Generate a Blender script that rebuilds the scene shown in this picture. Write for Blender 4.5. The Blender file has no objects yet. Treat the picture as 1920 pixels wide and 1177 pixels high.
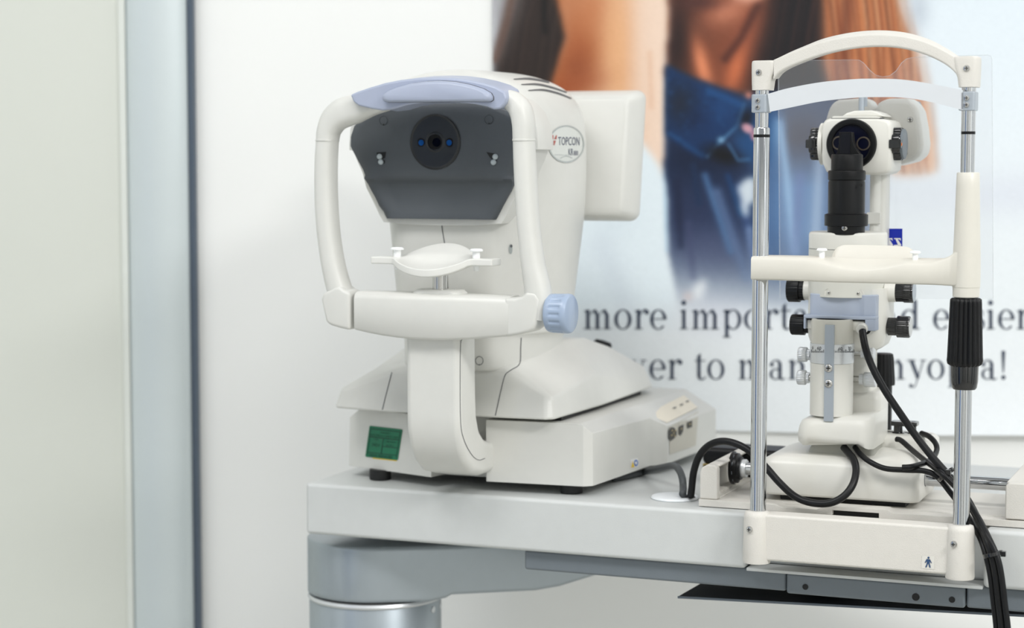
import bpy, bmesh, math, random
import numpy as np
from mathutils import Vector, Matrix
from mathutils.bvhtree import BVHTree

random.seed(7)
C = bpy.context.scene.collection
PI = math.pi

# ------------------------------------------------------------------ survey of the room
# The camera was surveyed from the verticals and the level edges of the instruments.
FPX, PITCH, EYE = 3663.0, math.atan(0.0773), 1.1842
CP, SP = math.cos(PITCH), math.sin(PITCH)
EYE_V = Vector((0, 0, EYE))

def sight(u, v):
    x = (u - 960.0) / FPX
    y = (588.5 - v) / FPX
    return Vector((x, CP + y * SP, -SP + y * CP))

class Frame:
    """An upright local frame: x to the right along the front edge, y to the back, z up."""
    def __init__(s, o, deg):
        t = math.radians(deg)
        s.o = Vector(o); s.deg = deg
        s.e = [Vector((math.cos(t), -math.sin(t), 0)), Vector((math.sin(t), math.cos(t), 0)), Vector((0, 0, 1))]
    def loc(s, P):
        d = Vector(P) - s.o
        return Vector((d.dot(s.e[0]), d.dot(s.e[1]), d.dot(s.e[2])))
    def w(s, l):
        return s.o + s.e[0] * l[0] + s.e[1] * l[1] + s.e[2] * l[2]
    def on(s, u, v, ax, val):
        r = sight(u, v); e = s.e[ax]
        t = (val + (s.o - EYE_V).dot(e)) / r.dot(e)
        return s.loc(EYE_V + r * t)
    def pts(s, uv, ax, val):
        return [s.on(u, v, ax, val) for u, v in uv]

TABLE_Z = 0.80
T = Frame((0.26728, 2.1, TABLE_Z), 22.0)            # table and slit lamp: origin under the left headrest pole
K = Frame(T.w((-.379, .05, 0)), 23.0)               # autorefractor
TX = Frame((0.26728, 2.1, TABLE_Z), 22.0)

# ------------------------------------------------------------------ materials
def srgb(r, g, b):
    f = lambda c: (c / 255 / 12.92) if c / 255 <= .04045 else ((c / 255 + .055) / 1.055) ** 2.4
    return (f(r), f(g), f(b), 1)

def mat(name, rgb, rough=.4, metal=0.0, var=.03, bump=0.0, scale=60, coat=0.0, trans=0.0, alpha=1.0, emit=None, spec=.5):
    m = bpy.data.materials.new(name); m.use_nodes = True
    nt = m.node_tree; b = nt.nodes['Principled BSDF']
    col = srgb(*rgb)
    b.inputs['Roughness'].default_value = rough
    b.inputs['Metallic'].default_value = metal
    b.inputs['Coat Weight'].default_value = coat
    b.inputs['Coat Roughness'].default_value = .12
    b.inputs['Specular IOR Level'].default_value = spec
    b.inputs['Transmission Weight'].default_value = trans
    b.inputs['Alpha'].default_value = alpha
    tc = nt.nodes.new('ShaderNodeTexCoord')
    n = nt.nodes.new('ShaderNodeTexNoise'); n.inputs['Scale'].default_value = scale; n.inputs['Detail'].default_value = 3
    nt.links.new(tc.outputs['Object'], n.inputs['Vector'])
    mx = nt.nodes.new('ShaderNodeMix'); mx.data_type = 'RGBA'
    mx.inputs[6].default_value = tuple(c * (1 - var) for c in col[:3]) + (1,)
    mx.inputs[7].default_value = tuple(min(1, c * (1 + var)) for c in col[:3]) + (1,)
    nt.links.new(n.outputs['Fac'], mx.inputs[0])
    nt.links.new(mx.outputs[2], b.inputs['Base Color'])
    if bump:
        n2 = nt.nodes.new('ShaderNodeTexNoise'); n2.inputs['Scale'].default_value = scale * 14; n2.inputs['Detail'].default_value = 2
        nt.links.new(tc.outputs['Object'], n2.inputs['Vector'])
        bp = nt.nodes.new('ShaderNodeBump'); bp.inputs['Strength'].default_value = bump; bp.inputs['Distance'].default_value = .0006
        nt.links.new(n2.outputs['Fac'], bp.inputs['Height'])
        nt.links.new(bp.outputs['Normal'], b.inputs['Normal'])
    if emit:
        b.inputs['Emission Color'].default_value = srgb(*emit[0]); b.inputs['Emission Strength'].default_value = emit[1]
    return m

M = dict(
    white=mat('warm_white_plastic', (214, 214, 209), .38, bump=.05),
    white2=mat('lamp_white_paint', (221, 220, 213), .33, bump=.05),
    cream=mat('ivory_plastic', (213, 210, 200), .36, bump=.05),
    creamp=mat('cream_label', (233, 226, 210), .5),
    headrest=mat('textured_headrest_paint', (214, 211, 204), .5, bump=.5, scale=80),
    table=mat('grey_white_tabletop', (202, 205, 204), .45, bump=.15),
    silver=mat('silver_paint', (164, 173, 179), .34, .55, bump=.1),
    beam=mat('slate_grey_paint', (112, 120, 126), .5, .1, bump=.25),
    tray=mat('dark_tray', (52, 54, 57), .55),
    trayedge=mat('tray_edge', (96, 106, 116), .5),
    dark=mat('charcoal_plastic', (76, 81, 86), .55, bump=.25, scale=90),
    lensblue=mat('coated_lens', (9, 12, 30), .3, spec=.12),
    lens=mat('lens_black', (25, 28, 31), .32),
    black=mat('black_plastic', (13, 14, 16), .38, bump=.1, spec=.28),
    gloss=mat('glossy_black', (12, 13, 15), .12, coat=.5),
    pit=mat('pit_black', (5, 5, 7), .6),
    glassdark=mat('dark_glass', (7, 9, 22), .12, spec=.25),
    blueled=mat('blue_led', (24, 84, 150), .15, emit=((30, 100, 190), .10)),
    led=mat('clear_led', (176, 186, 190), .15, coat=.5),
    blue=mat('pale_blue_plastic', (166, 174, 194), .36, bump=.05),
    blue2=mat('grey_blue_paint', (170, 180, 197), .42, bump=.05),
    knobblue=mat('light_blue_knob', (158, 174, 197), .3),
    seam=mat('seam_grey', (92, 94, 98), .7),
    chrome=mat('polished_steel', (200, 202, 204), .07, 1.0, var=.01),
    steel=mat('brushed_steel', (198, 197, 194), .25, 1.0),
    alu=mat('satin_aluminium', (214, 217, 219), .36, .6),
    clamp=mat('grey_clamp', (172, 180, 188), .42, .4),
    strap=mat('translucent_white_strap', (210, 214, 218), .3, coat=.2),
    pin=mat('white_pin', (246, 248, 248), .4),
    cable=mat('black_cable', (16, 17, 19), .4, bump=.05, spec=.3),
    gcable=mat('grey_cable', (70, 74, 76), .5),
    grom=mat('white_grommet', (236, 240, 243), .45),
    green=mat('green_sticker', (10, 112, 78), .45),
    greend=mat('dark_green_print', (18, 64, 50), .6),
    yellow=mat('yellow', (226, 190, 40), .5),
    stickw=mat('sticker_white', (238, 238, 236), .5),
    stickb=mat('sticker_blue', (52, 108, 190), .5),
    person=mat('navy_print', (38, 72, 112), .5),
    zblue=mat('logo_blue', (0, 36, 168), .4),
    badge=mat('badge_silver', (214, 217, 212), .35, .1),
    rim=mat('badge_rim', (178, 184, 182), .3, .4),
    red=mat('logo_red', (176, 92, 84), .5),
    ink=mat('ink_blue_grey', (78, 84, 108), .5),
    inkd=mat('scale_ink', (56, 58, 64), .6),
    port=mat('port_dark', (46, 44, 40), .5),
    brass=mat('brass', (190, 168, 110), .35, .8),
    orange=mat('orange_mark', (230, 120, 40), .5),
    rubber=mat('rubber_foot', (16, 17, 18), .6),
)

# ------------------------------------------------------------------ mesh helpers (bmesh)
def face(bm, vs):
    try:
        return bm.faces.new(vs)
    except ValueError:
        return None

def loft(bm, rings, cap0=True, cap1=True, close=True):
    R = [[bm.verts.new(p) for p in ring] for ring in rings]
    n = len(R[0])
    for a, b in zip(R, R[1:]):
        for i in range(n if close else n - 1):
            j = (i + 1) % n
            face(bm, (a[i], a[j], b[j], b[i]))
    if cap0: face(bm, list(reversed(R[0])))
    if cap1: face(bm, R[-1])
    return R

def prism(bm, poly, plane, a, b):
    """poly of 2-D points in plane 'xy' | 'xz' | 'yz', extruded from a to b on the third axis."""
    def mk(p, t):
        return {'xy': (p[0], p[1], t), 'xz': (p[0], t, p[1]), 'yz': (t, p[0], p[1])}[plane]
    loft(bm, [[mk(p, a) for p in poly], [mk(p, b) for p in poly]])

def box(bm, x0, x1, y0, y1, z0, z1):
    prism(bm, [(x0, y0), (x1, y0), (x1, y1), (x0, y1)], 'xy', z0, z1)

def rrect(x0, x1, y0, y1, r, n=5):
    out = []
    for cx, cy, a0 in ((x1 - r, y0 + r, -90), (x1 - r, y1 - r, 0), (x0 + r, y1 - r, 90), (x0 + r, y0 + r, 180)):
        for k in range(n + 1):
            a = math.radians(a0 + 90 * k / n)
            out.append((cx + r * math.cos(a), cy + r * math.sin(a)))
    return out

def basis(d):
    d = Vector(d).normalized()
    up = Vector((0, 0, 1)) if abs(d.z) < .95 else Vector((0, 1, 0))
    a = d.cross(up).normalized(); b = a.cross(d).normalized()
    return d, a, b

def lathe(bm, prof, o=(0, 0, 0), d=(0, 0, 1), n=40, ribs=0, depth=0.0, cap=True):
    """prof: (radius, distance along d); ribs>0 cuts flutes of that depth."""
    d, a, b = basis(d); o = Vector(o)
    rings = []
    for q in prof:
        r, t = q[0], q[1]; k = q[2] if len(q) > 2 else 1.0
        ring = []
        for i in range(n):
            th = 2 * PI * i / n
            rr = r
            if ribs:
                rr = r - k * depth * (0.5 + 0.5 * math.cos(ribs * th)) ** 2
            ring.append(o + d * t + (a * math.cos(th) + b * math.sin(th)) * rr)
        rings.append(ring)
    return loft(bm, rings, cap, cap)

def smoothpath(pts, m=8):
    P = [Vector(p) for p in pts]
    Q = [P[0] * 2 - P[1]] + P + [P[-1] * 2 - P[-2]]
    out = []
    for i in range(1, len(Q) - 2):
        p0, p1, p2, p3 = Q[i - 1:i + 3]
        for k in range(m):
            t = k / m
            out.append(.5 * ((2 * p1) + (p2 - p0) * t + (2 * p0 - 5 * p1 + 4 * p2 - p3) * t * t + (3 * p1 - p0 - 3 * p2 + p3) * t ** 3))
    out.append(P[-1])
    return out

def tube(bm, pts, r, n=12, m=8, smooth=True):
    P = smoothpath(pts, m) if smooth else [Vector(p) for p in pts]
    N = len(P)
    rad = (lambda i: r) if not isinstance(r, (list, tuple)) else (lambda i: np.interp(i / (N - 1) * (len(r) - 1), range(len(r)), r))
    prev = None; rings = []
    for i, p in enumerate(P):
        t = (P[min(i + 1, N - 1)] - P[max(i - 1, 0)]).normalized()
        if prev is None:
            prev = basis(t)[1]
        a = (prev - t * prev.dot(t)).normalized(); b = t.cross(a); prev = a
        rr = rad(i)
        rings.append([p + (a * math.cos(2 * PI * k / n) + b * math.sin(2 * PI * k / n)) * rr for k in range(n)])
    loft(bm, rings)

def sweep(bm, pts, secs, m=6, n=20, fwd=Vector((0, 1, 0)), pw=2.6):
    """Sweep a rounded (superellipse) section along a path; secs = (half width across, half depth along y) per point."""
    P = smoothpath(pts, m); N = len(P); rings = []
    for i, p in enumerate(P):
        t = (P[min(i + 1, N - 1)] - P[max(i - 1, 0)]).normalized()
        a = t.cross(fwd).normalized()
        s = i / (N - 1) * (len(secs) - 1)
        hw = np.interp(s, range(len(secs)), [q[0] for q in secs]); hd = np.interp(s, range(len(secs)), [q[1] for q in secs])
        ring = []
        for k in range(n):
            th = 2 * PI * k / n; c, sn = math.cos(th), math.sin(th)
            ring.append(p + a * hw * math.copysign(abs(c) ** (2 / pw), c) + fwd * hd * math.copysign(abs(sn) ** (2 / pw), sn))
        rings.append(ring)
    loft(bm, rings)

def bevel(bm, w, seg=3, ang=28):
    bmesh.ops.remove_doubles(bm, verts=bm.verts[:], dist=1e-6)
    bmesh.ops.recalc_face_normals(bm, faces=bm.faces[:])
    es = [e for e in bm.edges if len(e.link_faces) == 2 and e.calc_face_angle(0) > math.radians(ang)]
    bmesh.ops.bevel(bm, geom=es, offset=w, segments=seg, profile=.5, affect='EDGES', clamp_overlap=True)

def obj(name, bm, m, parent=None, off=None, bev=None, seg=3, sub=0, sharp=42, wn=False):
    if bev: bevel(bm, bev, seg)
    bmesh.ops.recalc_face_normals(bm, faces=bm.faces[:])
    if off is not None:
        bmesh.ops.translate(bm, verts=bm.verts[:], vec=-Vector(off))
    me = bpy.data.meshes.new(name); bm.to_mesh(me); bm.free()
    for m_ in (m if isinstance(m, (list, tuple)) else [m]): me.materials.append(m_)
    for p in me.polygons: p.use_smooth = True
    me.set_sharp_from_angle(angle=math.radians(sharp))
    o = bpy.data.objects.new(name, me); C.objects.link(o)
    if parent is not None: o.parent = parent
    if sub:
        md = o.modifiers.new('sub', 'SUBSURF'); md.levels = sub; md.render_levels = sub
    if bev or wn:
        md = o.modifiers.new('wn', 'WEIGHTED_NORMAL'); md.keep_sharp = True
    return o

def thing(name, label, cat, loc, deg=0, group=None):
    o = bpy.data.objects.new(name, None); C.objects.link(o)
    o.empty_display_size = .05
    o.location = loc; o.rotation_euler = (0, 0, -math.radians(deg))
    o['label'] = label; o['category'] = cat
    if group: o['group'] = group
    return o

def tag(o, label, cat, group=None):
    o['label'] = label; o['category'] = cat
    if group: o['group'] = group
    return o

def struct(name, bm, m, bev=None):
    o = obj(name, bm, m, bev=bev); o['kind'] = 'structure'
    return o

def lab(o, t):
    o['label'] = t
    return o

# printed matter: 2-D outlines laid onto a surface
def bvh_world(*objs):
    dg = bpy.context.evaluated_depsgraph_get(); dg.update()
    V, F = [], []
    for o in objs:
        ev = o.evaluated_get(dg); me = ev.to_mesh(); mw = ev.matrix_world
        k = len(V); V += [mw @ v.co for v in me.vertices]; F += [[k + i for i in p.vertices] for p in me.polygons]
        ev.to_mesh_clear()
    return BVHTree.FromPolygons(V, F)

def decal(name, faces, tree, m, parent, frame, off, lift=.0006):
    """faces: lists of survey points, each dropped on the surface along its line of sight."""
    bm = bmesh.new()
    for f in faces:
        vs = []
        for u, v in f:
            r = sight(u, v).normalized()
            h = tree.ray_cast(EYE_V, r)
            if h[0] is None:
                vs = None; break
            nrm = h[1] if h[1].dot(r) < 0 else -h[1]
            vs.append(bm.verts.new(frame.loc(h[0] + nrm * lift) - Vector(off)))
        if vs and len(vs) > 2: face(bm, vs)
    me = bpy.data.meshes.new(name); bm.to_mesh(me); bm.free(); me.materials.append(m)
    o = bpy.data.objects.new(name, me); C.objects.link(o); o.parent = parent
    return o

def text_faces(s, place, size=1.0, bold=False):
    """Outline of sans lettering as triangles; place(x, y) maps text units to survey points."""
    cu = bpy.data.curves.new('t', 'FONT'); cu.body = s; cu.size = size; cu.resolution_u = 2
    if bold: cu.offset = .02 * size
    o = bpy.data.objects.new('t', cu); C.objects.link(o)
    dg = bpy.context.evaluated_depsgraph_get(); dg.update()
    me = bpy.data.meshes.new_from_object(o.evaluated_get(dg))
    out = [[place(me.vertices[i].co.x, me.vertices[i].co.y) for i in p.vertices] for p in me.polygons]
    w = max((v.co.x for v in me.vertices), default=0)
    bpy.data.objects.remove(o); bpy.data.curves.remove(cu); bpy.data.meshes.remove(me)
    return out, w

def quad_map(tl, tr, br, bl):
    def f(a, b):
        return (tl[0] * (1 - a) * (1 - b) + tr[0] * a * (1 - b) + br[0] * a * b + bl[0] * (1 - a) * b,
                tl[1] * (1 - a) * (1 - b) + tr[1] * a * (1 - b) + br[1] * a * b + bl[1] * (1 - a) * b)
    return f

def screw(name, o, d, r, parent, off=(0, 0, 0)):
    """Pan-head cross screw; head, dark cross as a sub-part when seen."""
    bm = bmesh.new()
    lathe(bm, [(r, -.001), (r, .0004), (r * .85, .0012), (r * .4, .0016), (0.0001, .0017)], o, d, 20)
    s = obj(name, bm, M['steel'], parent, off)
    d_, a, b = basis(d); bm = bmesh.new()
    for p, q in ((a, b), (b, a)):
        L = r * .55; W = r * .13; c = Vector(o) + d_ * .0018
        face(bm, [bm.verts.new(c + p * x + q * y) for x, y in ((-L, -W), (L, -W), (L, W), (-L, W))])
    obj('slot', bm, M['port'], s, off)
    return s

def cam_setup():
    cd = bpy.data.cameras.new('camera'); co = bpy.data.objects.new('camera', cd); C.objects.link(co)
    cd.sensor_width = 36; cd.sensor_fit = 'HORIZONTAL'; cd.lens = FPX / 1920 * 36
    cd.clip_start = .05
    co.location = (0, 0, EYE); co.rotation_euler = (PI / 2 - PITCH, 0, 0)
    cd.dof.use_dof = True; cd.dof.focus_distance = 2.1; cd.dof.aperture_fstop = 3.6
    bpy.context.scene.camera = co
# ------------------------------------------------------------------ room
WALL_Y = 2.785
def wall_at(u, v, y=WALL_Y):
    r = sight(u, v); return EYE_V + r * (y / r.y)

def wall_mat(name, rgb, var=.015):
    m = bpy.data.materials.new(name); m.use_nodes = True
    nt = m.node_tree; b = nt.nodes['Principled BSDF']; b.inputs['Roughness'].default_value = .6
    tc = nt.nodes.new('ShaderNodeTexCoord'); n = nt.nodes.new('ShaderNodeTexNoise')
    n.inputs['Scale'].default_value = 3.0; n.inputs['Detail'].default_value = 5
    nt.links.new(tc.outputs['Object'], n.inputs['Vector'])
    rp = nt.nodes.new('ShaderNodeValToRGB')
    c = srgb(*rgb)
    rp.color_ramp.elements[0].color = tuple(x * (1 - var) for x in c[:3]) + (1,)
    rp.color_ramp.elements[1].color = tuple(min(1, x * (1 + var)) for x in c[:3]) + (1,)
    nt.links.new(n.outputs['Fac'], rp.inputs[0]); nt.links.new(rp.outputs[0], b.inputs['Base Color'])
    n2 = nt.nodes.new('ShaderNodeTexNoise'); n2.inputs['Scale'].default_value = 260
    nt.links.new(tc.outputs['Object'], n2.inputs['Vector'])
    bp = nt.nodes.new('ShaderNodeBump'); bp.inputs['Strength'].default_value = .05; bp.inputs['Distance'].default_value = .001
    nt.links.new(n2.outputs['Fac'], bp.inputs['Height']); nt.links.new(bp.outputs['Normal'], b.inputs['Normal'])
    return m

bm = bmesh.new(); box(bm, -1.6, 2.6, WALL_Y, WALL_Y + .1, 0, 2.7); struct('wall_back', bm, wall_mat('wall_paint', (246, 247, 245)))
xl = wall_at(238, 600).x
bm = bmesh.new(); box(bm, -1.6, xl - .0005, WALL_Y - .022, WALL_Y - .001, 0, 2.7); struct('wall_partition', bm, wall_mat('partition_panel', (216, 219, 211)))
bm = bmesh.new(); box(bm, -1.7, 2.7, -1.2, WALL_Y + .1, -.05, 0); struct('floor', bm, wall_mat('floor_vinyl', (188, 187, 181), .04))
# aluminium partition post: half round front, cover strip on its left, shadow gap on its right
xa, xb, xc = wall_at(250, 600).x, wall_at(361, 600).x, wall_at(373, 600).x
bm = bmesh.new()
n = 16; prof = [(xa, WALL_Y - .001)]
for k in range(n + 1):
    s = k / n
    prof.append((xa + (xb - xa) * s, WALL_Y - .026 - .016 * math.sin(PI * s) ** .6))
prof.append((xb, WALL_Y - .001))
prism(bm, prof, 'xy', 0, 2.7)
post_m = mat('post_aluminium', (210, 219, 221), .45, .3, var=.01)
struct('trim_1', bm, post_m)
bm = bmesh.new(); box(bm, xl, xa - .0004, WALL_Y - .028, WALL_Y - .001, 0, 2.7); struct('trim_2', bm, mat('cover_strip', (222, 226, 220), .5))
bm = bmesh.new(); box(bm, xb + .0004, xc, WALL_Y - .02, WALL_Y - .001, 0, 2.7); struct('trim_3', bm, mat('gap_strip', (84, 96, 110), .45, .3))

# ------------------------------------------------------------------ poster on the wall
PY = WALL_Y - .004
def poster():
    x0 = wall_at(924, 400, PY).x; x1 = 1.02
    zb, zt = wall_at(1300, 806, PY).z, 1.62
    nx, nz = 400, 330
    gx = np.linspace(x0, x1, nx); gz = np.linspace(zt, zb, nz)
    X, Z = np.meshgrid(gx, gz)
    # image coordinates of every spot on the sheet, in which its print was traced
    yy = PY * CP - (Z - EYE) * SP
    U = 960 + FPX * X / yy; V = 588.5 - FPX * (PY * SP + (Z - EYE) * CP) / yy
    img = np.zeros((nz, nx, 3))
    def blur(a, s):
        if s <= 0: return a
        r = int(max(1, s * 2.5)); k = np.exp(-.5 * (np.arange(-r, r + 1) / s) ** 2); k /= k.sum()
        a = np.apply_along_axis(lambda q: np.convolve(np.pad(q, r, 'edge'), k, 'valid'), 0, a)
        return np.apply_along_axis(lambda q: np.convolve(np.pad(q, r, 'edge'), k, 'valid'), 1, a)
    def poly(pts, s=1.2):
        m = np.zeros((nz, nx), bool); q = len(pts)
        for i in range(q):
            (xa, ya), (xb, yb) = pts[i], pts[(i + 1) % q]
            if ya == yb: continue
            c = ((ya > V) != (yb > V)) & (U < (xb - xa) * (V - ya) / (yb - ya) + xa)
            m ^= c
        return blur(m.astype(float), s)
    def blob(cu, cv, ru, rv, ang=0, p=1.0):
        a = math.radians(ang); du, dv = U - cu, V - cv
        e = ((du * math.cos(a) + dv * math.sin(a)) / ru) ** 2 + ((-du * math.sin(a) + dv * math.cos(a)) / rv) ** 2
        return np.exp(-e ** p)
    def stroke(pts, w):
        d = np.full((nz, nx), 1e9)
        for (xa, ya), (xb, yb) in zip(pts, pts[1:]):
            L2 = (xb - xa) ** 2 + (yb - ya) ** 2 + 1e-9
            t = np.clip(((U - xa) * (xb - xa) + (V - ya) * (yb - ya)) / L2, 0, 1)
            d = np.minimum(d, np.hypot(U - xa - t * (xb - xa), V - ya - t * (yb - ya)))
        return np.exp(-(d / w) ** 2)
    def put(mask, rgb):
        nonlocal img
        c = np.array(rgb, float); img = img * (1 - mask[..., None]) + c * mask[..., None]
    rng = np.random.default_rng(3)
    def noise(su, sv):
        return blur(blur(rng.standard_normal((nz, nx)), 1), 0) if su == sv == 0 else np.apply_along_axis(
            lambda q: np.convolve(q, np.ones(sv) / sv, 'same'), 0, np.apply_along_axis(lambda q: np.convolve(q, np.ones(su) / su, 'same'), 1, rng.standard_normal((nz, nx)))) * math.sqrt(su * sv)
    t = np.clip(V / 815, 0, 1)[..., None]
    img[:] = np.array((226, 236, 243)) * (1 - t) + np.array((236, 241, 244)) * t
    put(blob(1880, 560, 260, 260), (234, 240, 243))
    put(blob(1900, 360, 300, 45) * .5, (214, 218, 230))
    # long dark hair on the far left, lighter strands along its edge
    hair = poly([(922, -200), (1075, -200), (1070, 60), (1052, 140), (1010, 240), (925, 240), (926, 120), (932, 60)], 2)
    put(hair, (60, 50, 47))
    for k in range(26):
        u0 = 924 + 6 * k + rng.uniform(-4, 4)
        put(hair * stroke([(u0 + 50, -60), (u0 + 20, 40), (u0, 180)], 3.5) * rng.uniform(.08, .28), (84, 68, 62) if k % 3 else (44, 38, 38))
    put(poly([(918, -200), (985, -200), (962, 10), (935, 70), (918, 130)], 6), (186, 186, 190))
    put(stroke([(975, -80), (950, 40), (928, 110)], 9) * .8, (120, 96, 86))
    put(stroke([(1020, 0), (1022, 60)], 6) * .7, (28, 26, 28))
    # raised forearm
    arm = poly([(1050, -200), (1250, -200), (1256, 10), (1260, 48), (1252, 80), (1249, 150), (1250, 300), (1244, 330), (1190, 330), (1060, 330), (1025, 190), (1042, 130), (1062, 70), (1040, -20)], 1.6)
    s = np.clip((U - 1050) / 190, 0, 1)[..., None]
    base = np.array((186, 114, 70)) * (1 - s) ** 1.5 + np.array((242, 216, 196)) * (1 - (1 - s) ** 1.5)
    img = img * (1 - arm[..., None]) + base * arm[..., None]
    put(arm * blob(1095, 95, 45, 60) * .8, (166, 94, 56))
    put(arm * blob(1150, 60, 40, 90, 8) * .5, (226, 166, 118))
    put(arm * blob(1080, 130, 30, 30) * .5, (150, 84, 52))
    put(arm * blob(1110, 20, 30, 60, 20) * .6, (200, 130, 86))
    put(arm * blob(1160, 120, 26, 170) * .8, (234, 182, 136))
    put(arm * blob(1060, 165, 70, 22, -14) * .6, (166, 92, 56))
    put(arm * blob(1050, 40, 20, 90, 10) * .5, (210, 160, 128))
    put(arm * blob(1215, 30, 30, 120) * .6, (240, 214, 194))
    put(arm * stroke([(1218, 100), (1222, 200)], 6) * .25, (214, 160, 124))
    put(arm * stroke([(1254, 0), (1252, 80), (1248, 300)], 4) * .5, (222, 176, 146))
    # neck, jaw and the shadow between the hair
    neck = poly([(1252, -200), (1510, -200), (1500, 0), (1470, 90), (1430, 190), (1300, 190), (1250, 140), (1256, 60)], 2)
    put(neck, (128, 78, 58))
    put(neck * blob(1265, 80, 40, 110, 8) * .95, (54, 38, 38))
    put(neck * blob(1318, 125, 16, 55, -14) * 1.0, (232, 150, 110))
    put(neck * blob(1350, 110, 30, 60) * .4, (160, 96, 68))
    put(neck * blob(1365, 20, 50, 30, -20) * .85, (206, 138, 110))
    put(neck * blob(1310, 5, 40, 14) * .8, (96, 62, 58))
    put(neck * blob(1400, 70, 28, 60, 25) * .7, (178, 108, 80))
    put(neck * blob(1380, 130, 18, 50, 18) * .9, (210, 124, 84))
    put(neck * stroke([(1420, 10), (1390, 70), (1360, 110)], 9) * .7, (84, 48, 42))
    put(poly([(1380, -200), (1470, -200), (1440, -6), (1405, 6), (1375, 0)], 2), (226, 168, 146))
    dark = poly([(1468, -200), (1640, -200), (1600, 60), (1575, 190), (1412, 190), (1420, 110), (1440, 40)], 5)
    put(dark, (34, 28, 34))
    for k in range(22):
        u0 = 1440 + 8 * k + rng.uniform(-5, 5)
        put(dark * stroke([(u0 + 30, -80), (u0 + 6, 60), (u0 - 14, 190)], 3.0) * rng.uniform(.08, .4) * (1 - np.clip((V - 60) / 150, 0, .8)), ((92, 58, 48), (26, 22, 28), (120, 78, 60))[k % 3])
    # auburn hair hanging on the right
    aub = poly([(1545, -200), (1672, -200), (1692, 10), (1712, 70), (1728, 130), (1742, 220), (1748, 316), (1676, 320), (1655, 200), (1560, 190), (1540, 110)], 3)
    put(aub, (196, 132, 92))
    for k in range(40):
        u0 = 1548 + 5 * k + rng.uniform(-4, 4)
        cu = rng.uniform(-8, 10)
        put(aub * stroke([(u0 - 14, -80), (u0, 40), (u0 + 12 + cu, 170), (u0 + 24 + cu, 320)], rng.uniform(2, 5)) * rng.uniform(.2, .7), ((222, 170, 128), (142, 80, 52), (208, 138, 92), (98, 58, 44))[k % 4])
    put(aub * blob(1585, 40, 14, 160, 4) * .6, (120, 70, 52))
    put(aub * np.clip((V - 250) / 70, 0, 1) * .65, (228, 214, 208))
    put(stroke([(1690, 0), (1720, 90), (1740, 170)], 8) * .5, (214, 206, 202))
    put(blob(1722, 16, 22, 40) * .35, (150, 158, 172))
    put(stroke([(1728, 190), (1745, 250), (1746, 310)], 9) * .5, (232, 190, 160))
    # denim shirt, fading into the white of the sheet
    shirt = poly([(1249, 122), (1290, 142), (1340, 160), (1400, 178), (1480, 170), (1660, 190), (1668, 340), (1640, 520), (1600, 640), (1272, 640), (1266, 560), (1250, 470), (1246, 330)], 1.6)
    fade = 1 - np.clip((V - 395 - .10 * (U - 1250)) / 190, 0, 1) ** 1.3
    shirt = shirt * fade * (1 - np.clip((U - 1555) / 110, 0, 1) * .9)
    put(shirt, (44, 62, 96))
    put(shirt * blob(1300, 300, 70, 50, 10) * .8, (18, 36, 66))
    put(shirt * blob(1290, 400, 60, 60) * .6, (56, 66, 98))
    put(shirt * blob(1270, 190, 30, 40) * .6, (40, 44, 58))
    put(shirt * blob(1330, 470, 80, 50) * .6, (104, 108, 140))
    for k, (ua, va, ub, vb, w, c, a) in enumerate([(1322, 330, 1370, 470, 8, (96, 134, 176), .7), (1345, 360, 1400, 520, 11, (118, 142, 180), .6), (1385, 350, 1420, 500, 9, (70, 92, 136), .8),
            (1405, 430, 1418, 560, 8, (150, 168, 200), .6), (1290, 420, 1300, 520, 7, (84, 90, 124), .6), (1365, 330, 1388, 400, 6, (36, 78, 124), .8), (1300, 310, 1310, 380, 7, (34, 60, 96), .7),
            (1430, 300, 1440, 470, 10, (96, 130, 176), .5), (1270, 340, 1276, 460, 8, (34, 44, 74), .6)]):
        put(shirt * stroke([(ua, va), (ub, vb)], w) * a, c)
    light = poly([(1440, 205), (1560, 190), (1570, 480), (1450, 520), (1428, 400)], 8) * fade
    put(light, (112, 148, 190))
    put(light * np.clip((350 - V) / 90, 0, 1) * np.clip((U - 1448) / 30, 0, 1) * .95, (76, 76, 92))
    put(light * blob(1452, 240, 18, 50) * .6, (120, 168, 212))
    put(light * stroke([(1462, 230), (1475, 330), (1490, 470)], 9) * .8, (156, 192, 226))
    put(light * stroke([(1500, 330), (1490, 470)], 10) * .6, (112, 132, 180))
    put(light * stroke([(1540, 260), (1530, 440)], 12) * .7, (182, 200, 224))
    # collar with a light stitched edge
    col = poly([(1249, 122), (1300, 150), (1360, 172), (1398, 190), (1380, 238), (1320, 300), (1290, 282), (1247, 252)], 1.4)
    put(col, (26, 66, 112))
    put(col * blob(1275, 195, 30, 44) * .85, (38, 46, 64))
    put(col * blob(1305, 225, 34, 22, -20) * .6, (20, 48, 88))
    put(col * stroke([(1255, 250), (1290, 275), (1318, 292)], 5) * .5, (46, 104, 156))
    put(col * stroke([(1330, 170), (1390, 195)], 8) * .5, (52, 112, 166))
    put(col * blob(1352, 205, 26, 24) * .5, (40, 90, 142))
    for k in range(70):
        a_, b_ = rng.uniform(1250, 1395), rng.uniform(140, 290)
        put(col * blob(a_, b_, rng.uniform(2, 6), rng.uniform(2, 5)) * .22, (50, 104, 154) if k % 2 else (14, 34, 62))
    put(stroke([(1396, 194), (1382, 236), (1348, 268), (1326, 294)], 2.6) * .75, (112, 158, 196))
    put(poly([(1402, 180), (1442, 170), (1440, 300), (1420, 310), (1395, 300), (1372, 270)], 3) * .9, (42, 92, 140))
    put(blob(1355, 290, 34, 16, 20), (12, 16, 26))
    put(blob(1400, 222, 12, 22, 20) * .9, (14, 20, 34))
    put(blob(1352, 262, 7, 6), (132, 172, 204))
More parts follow.
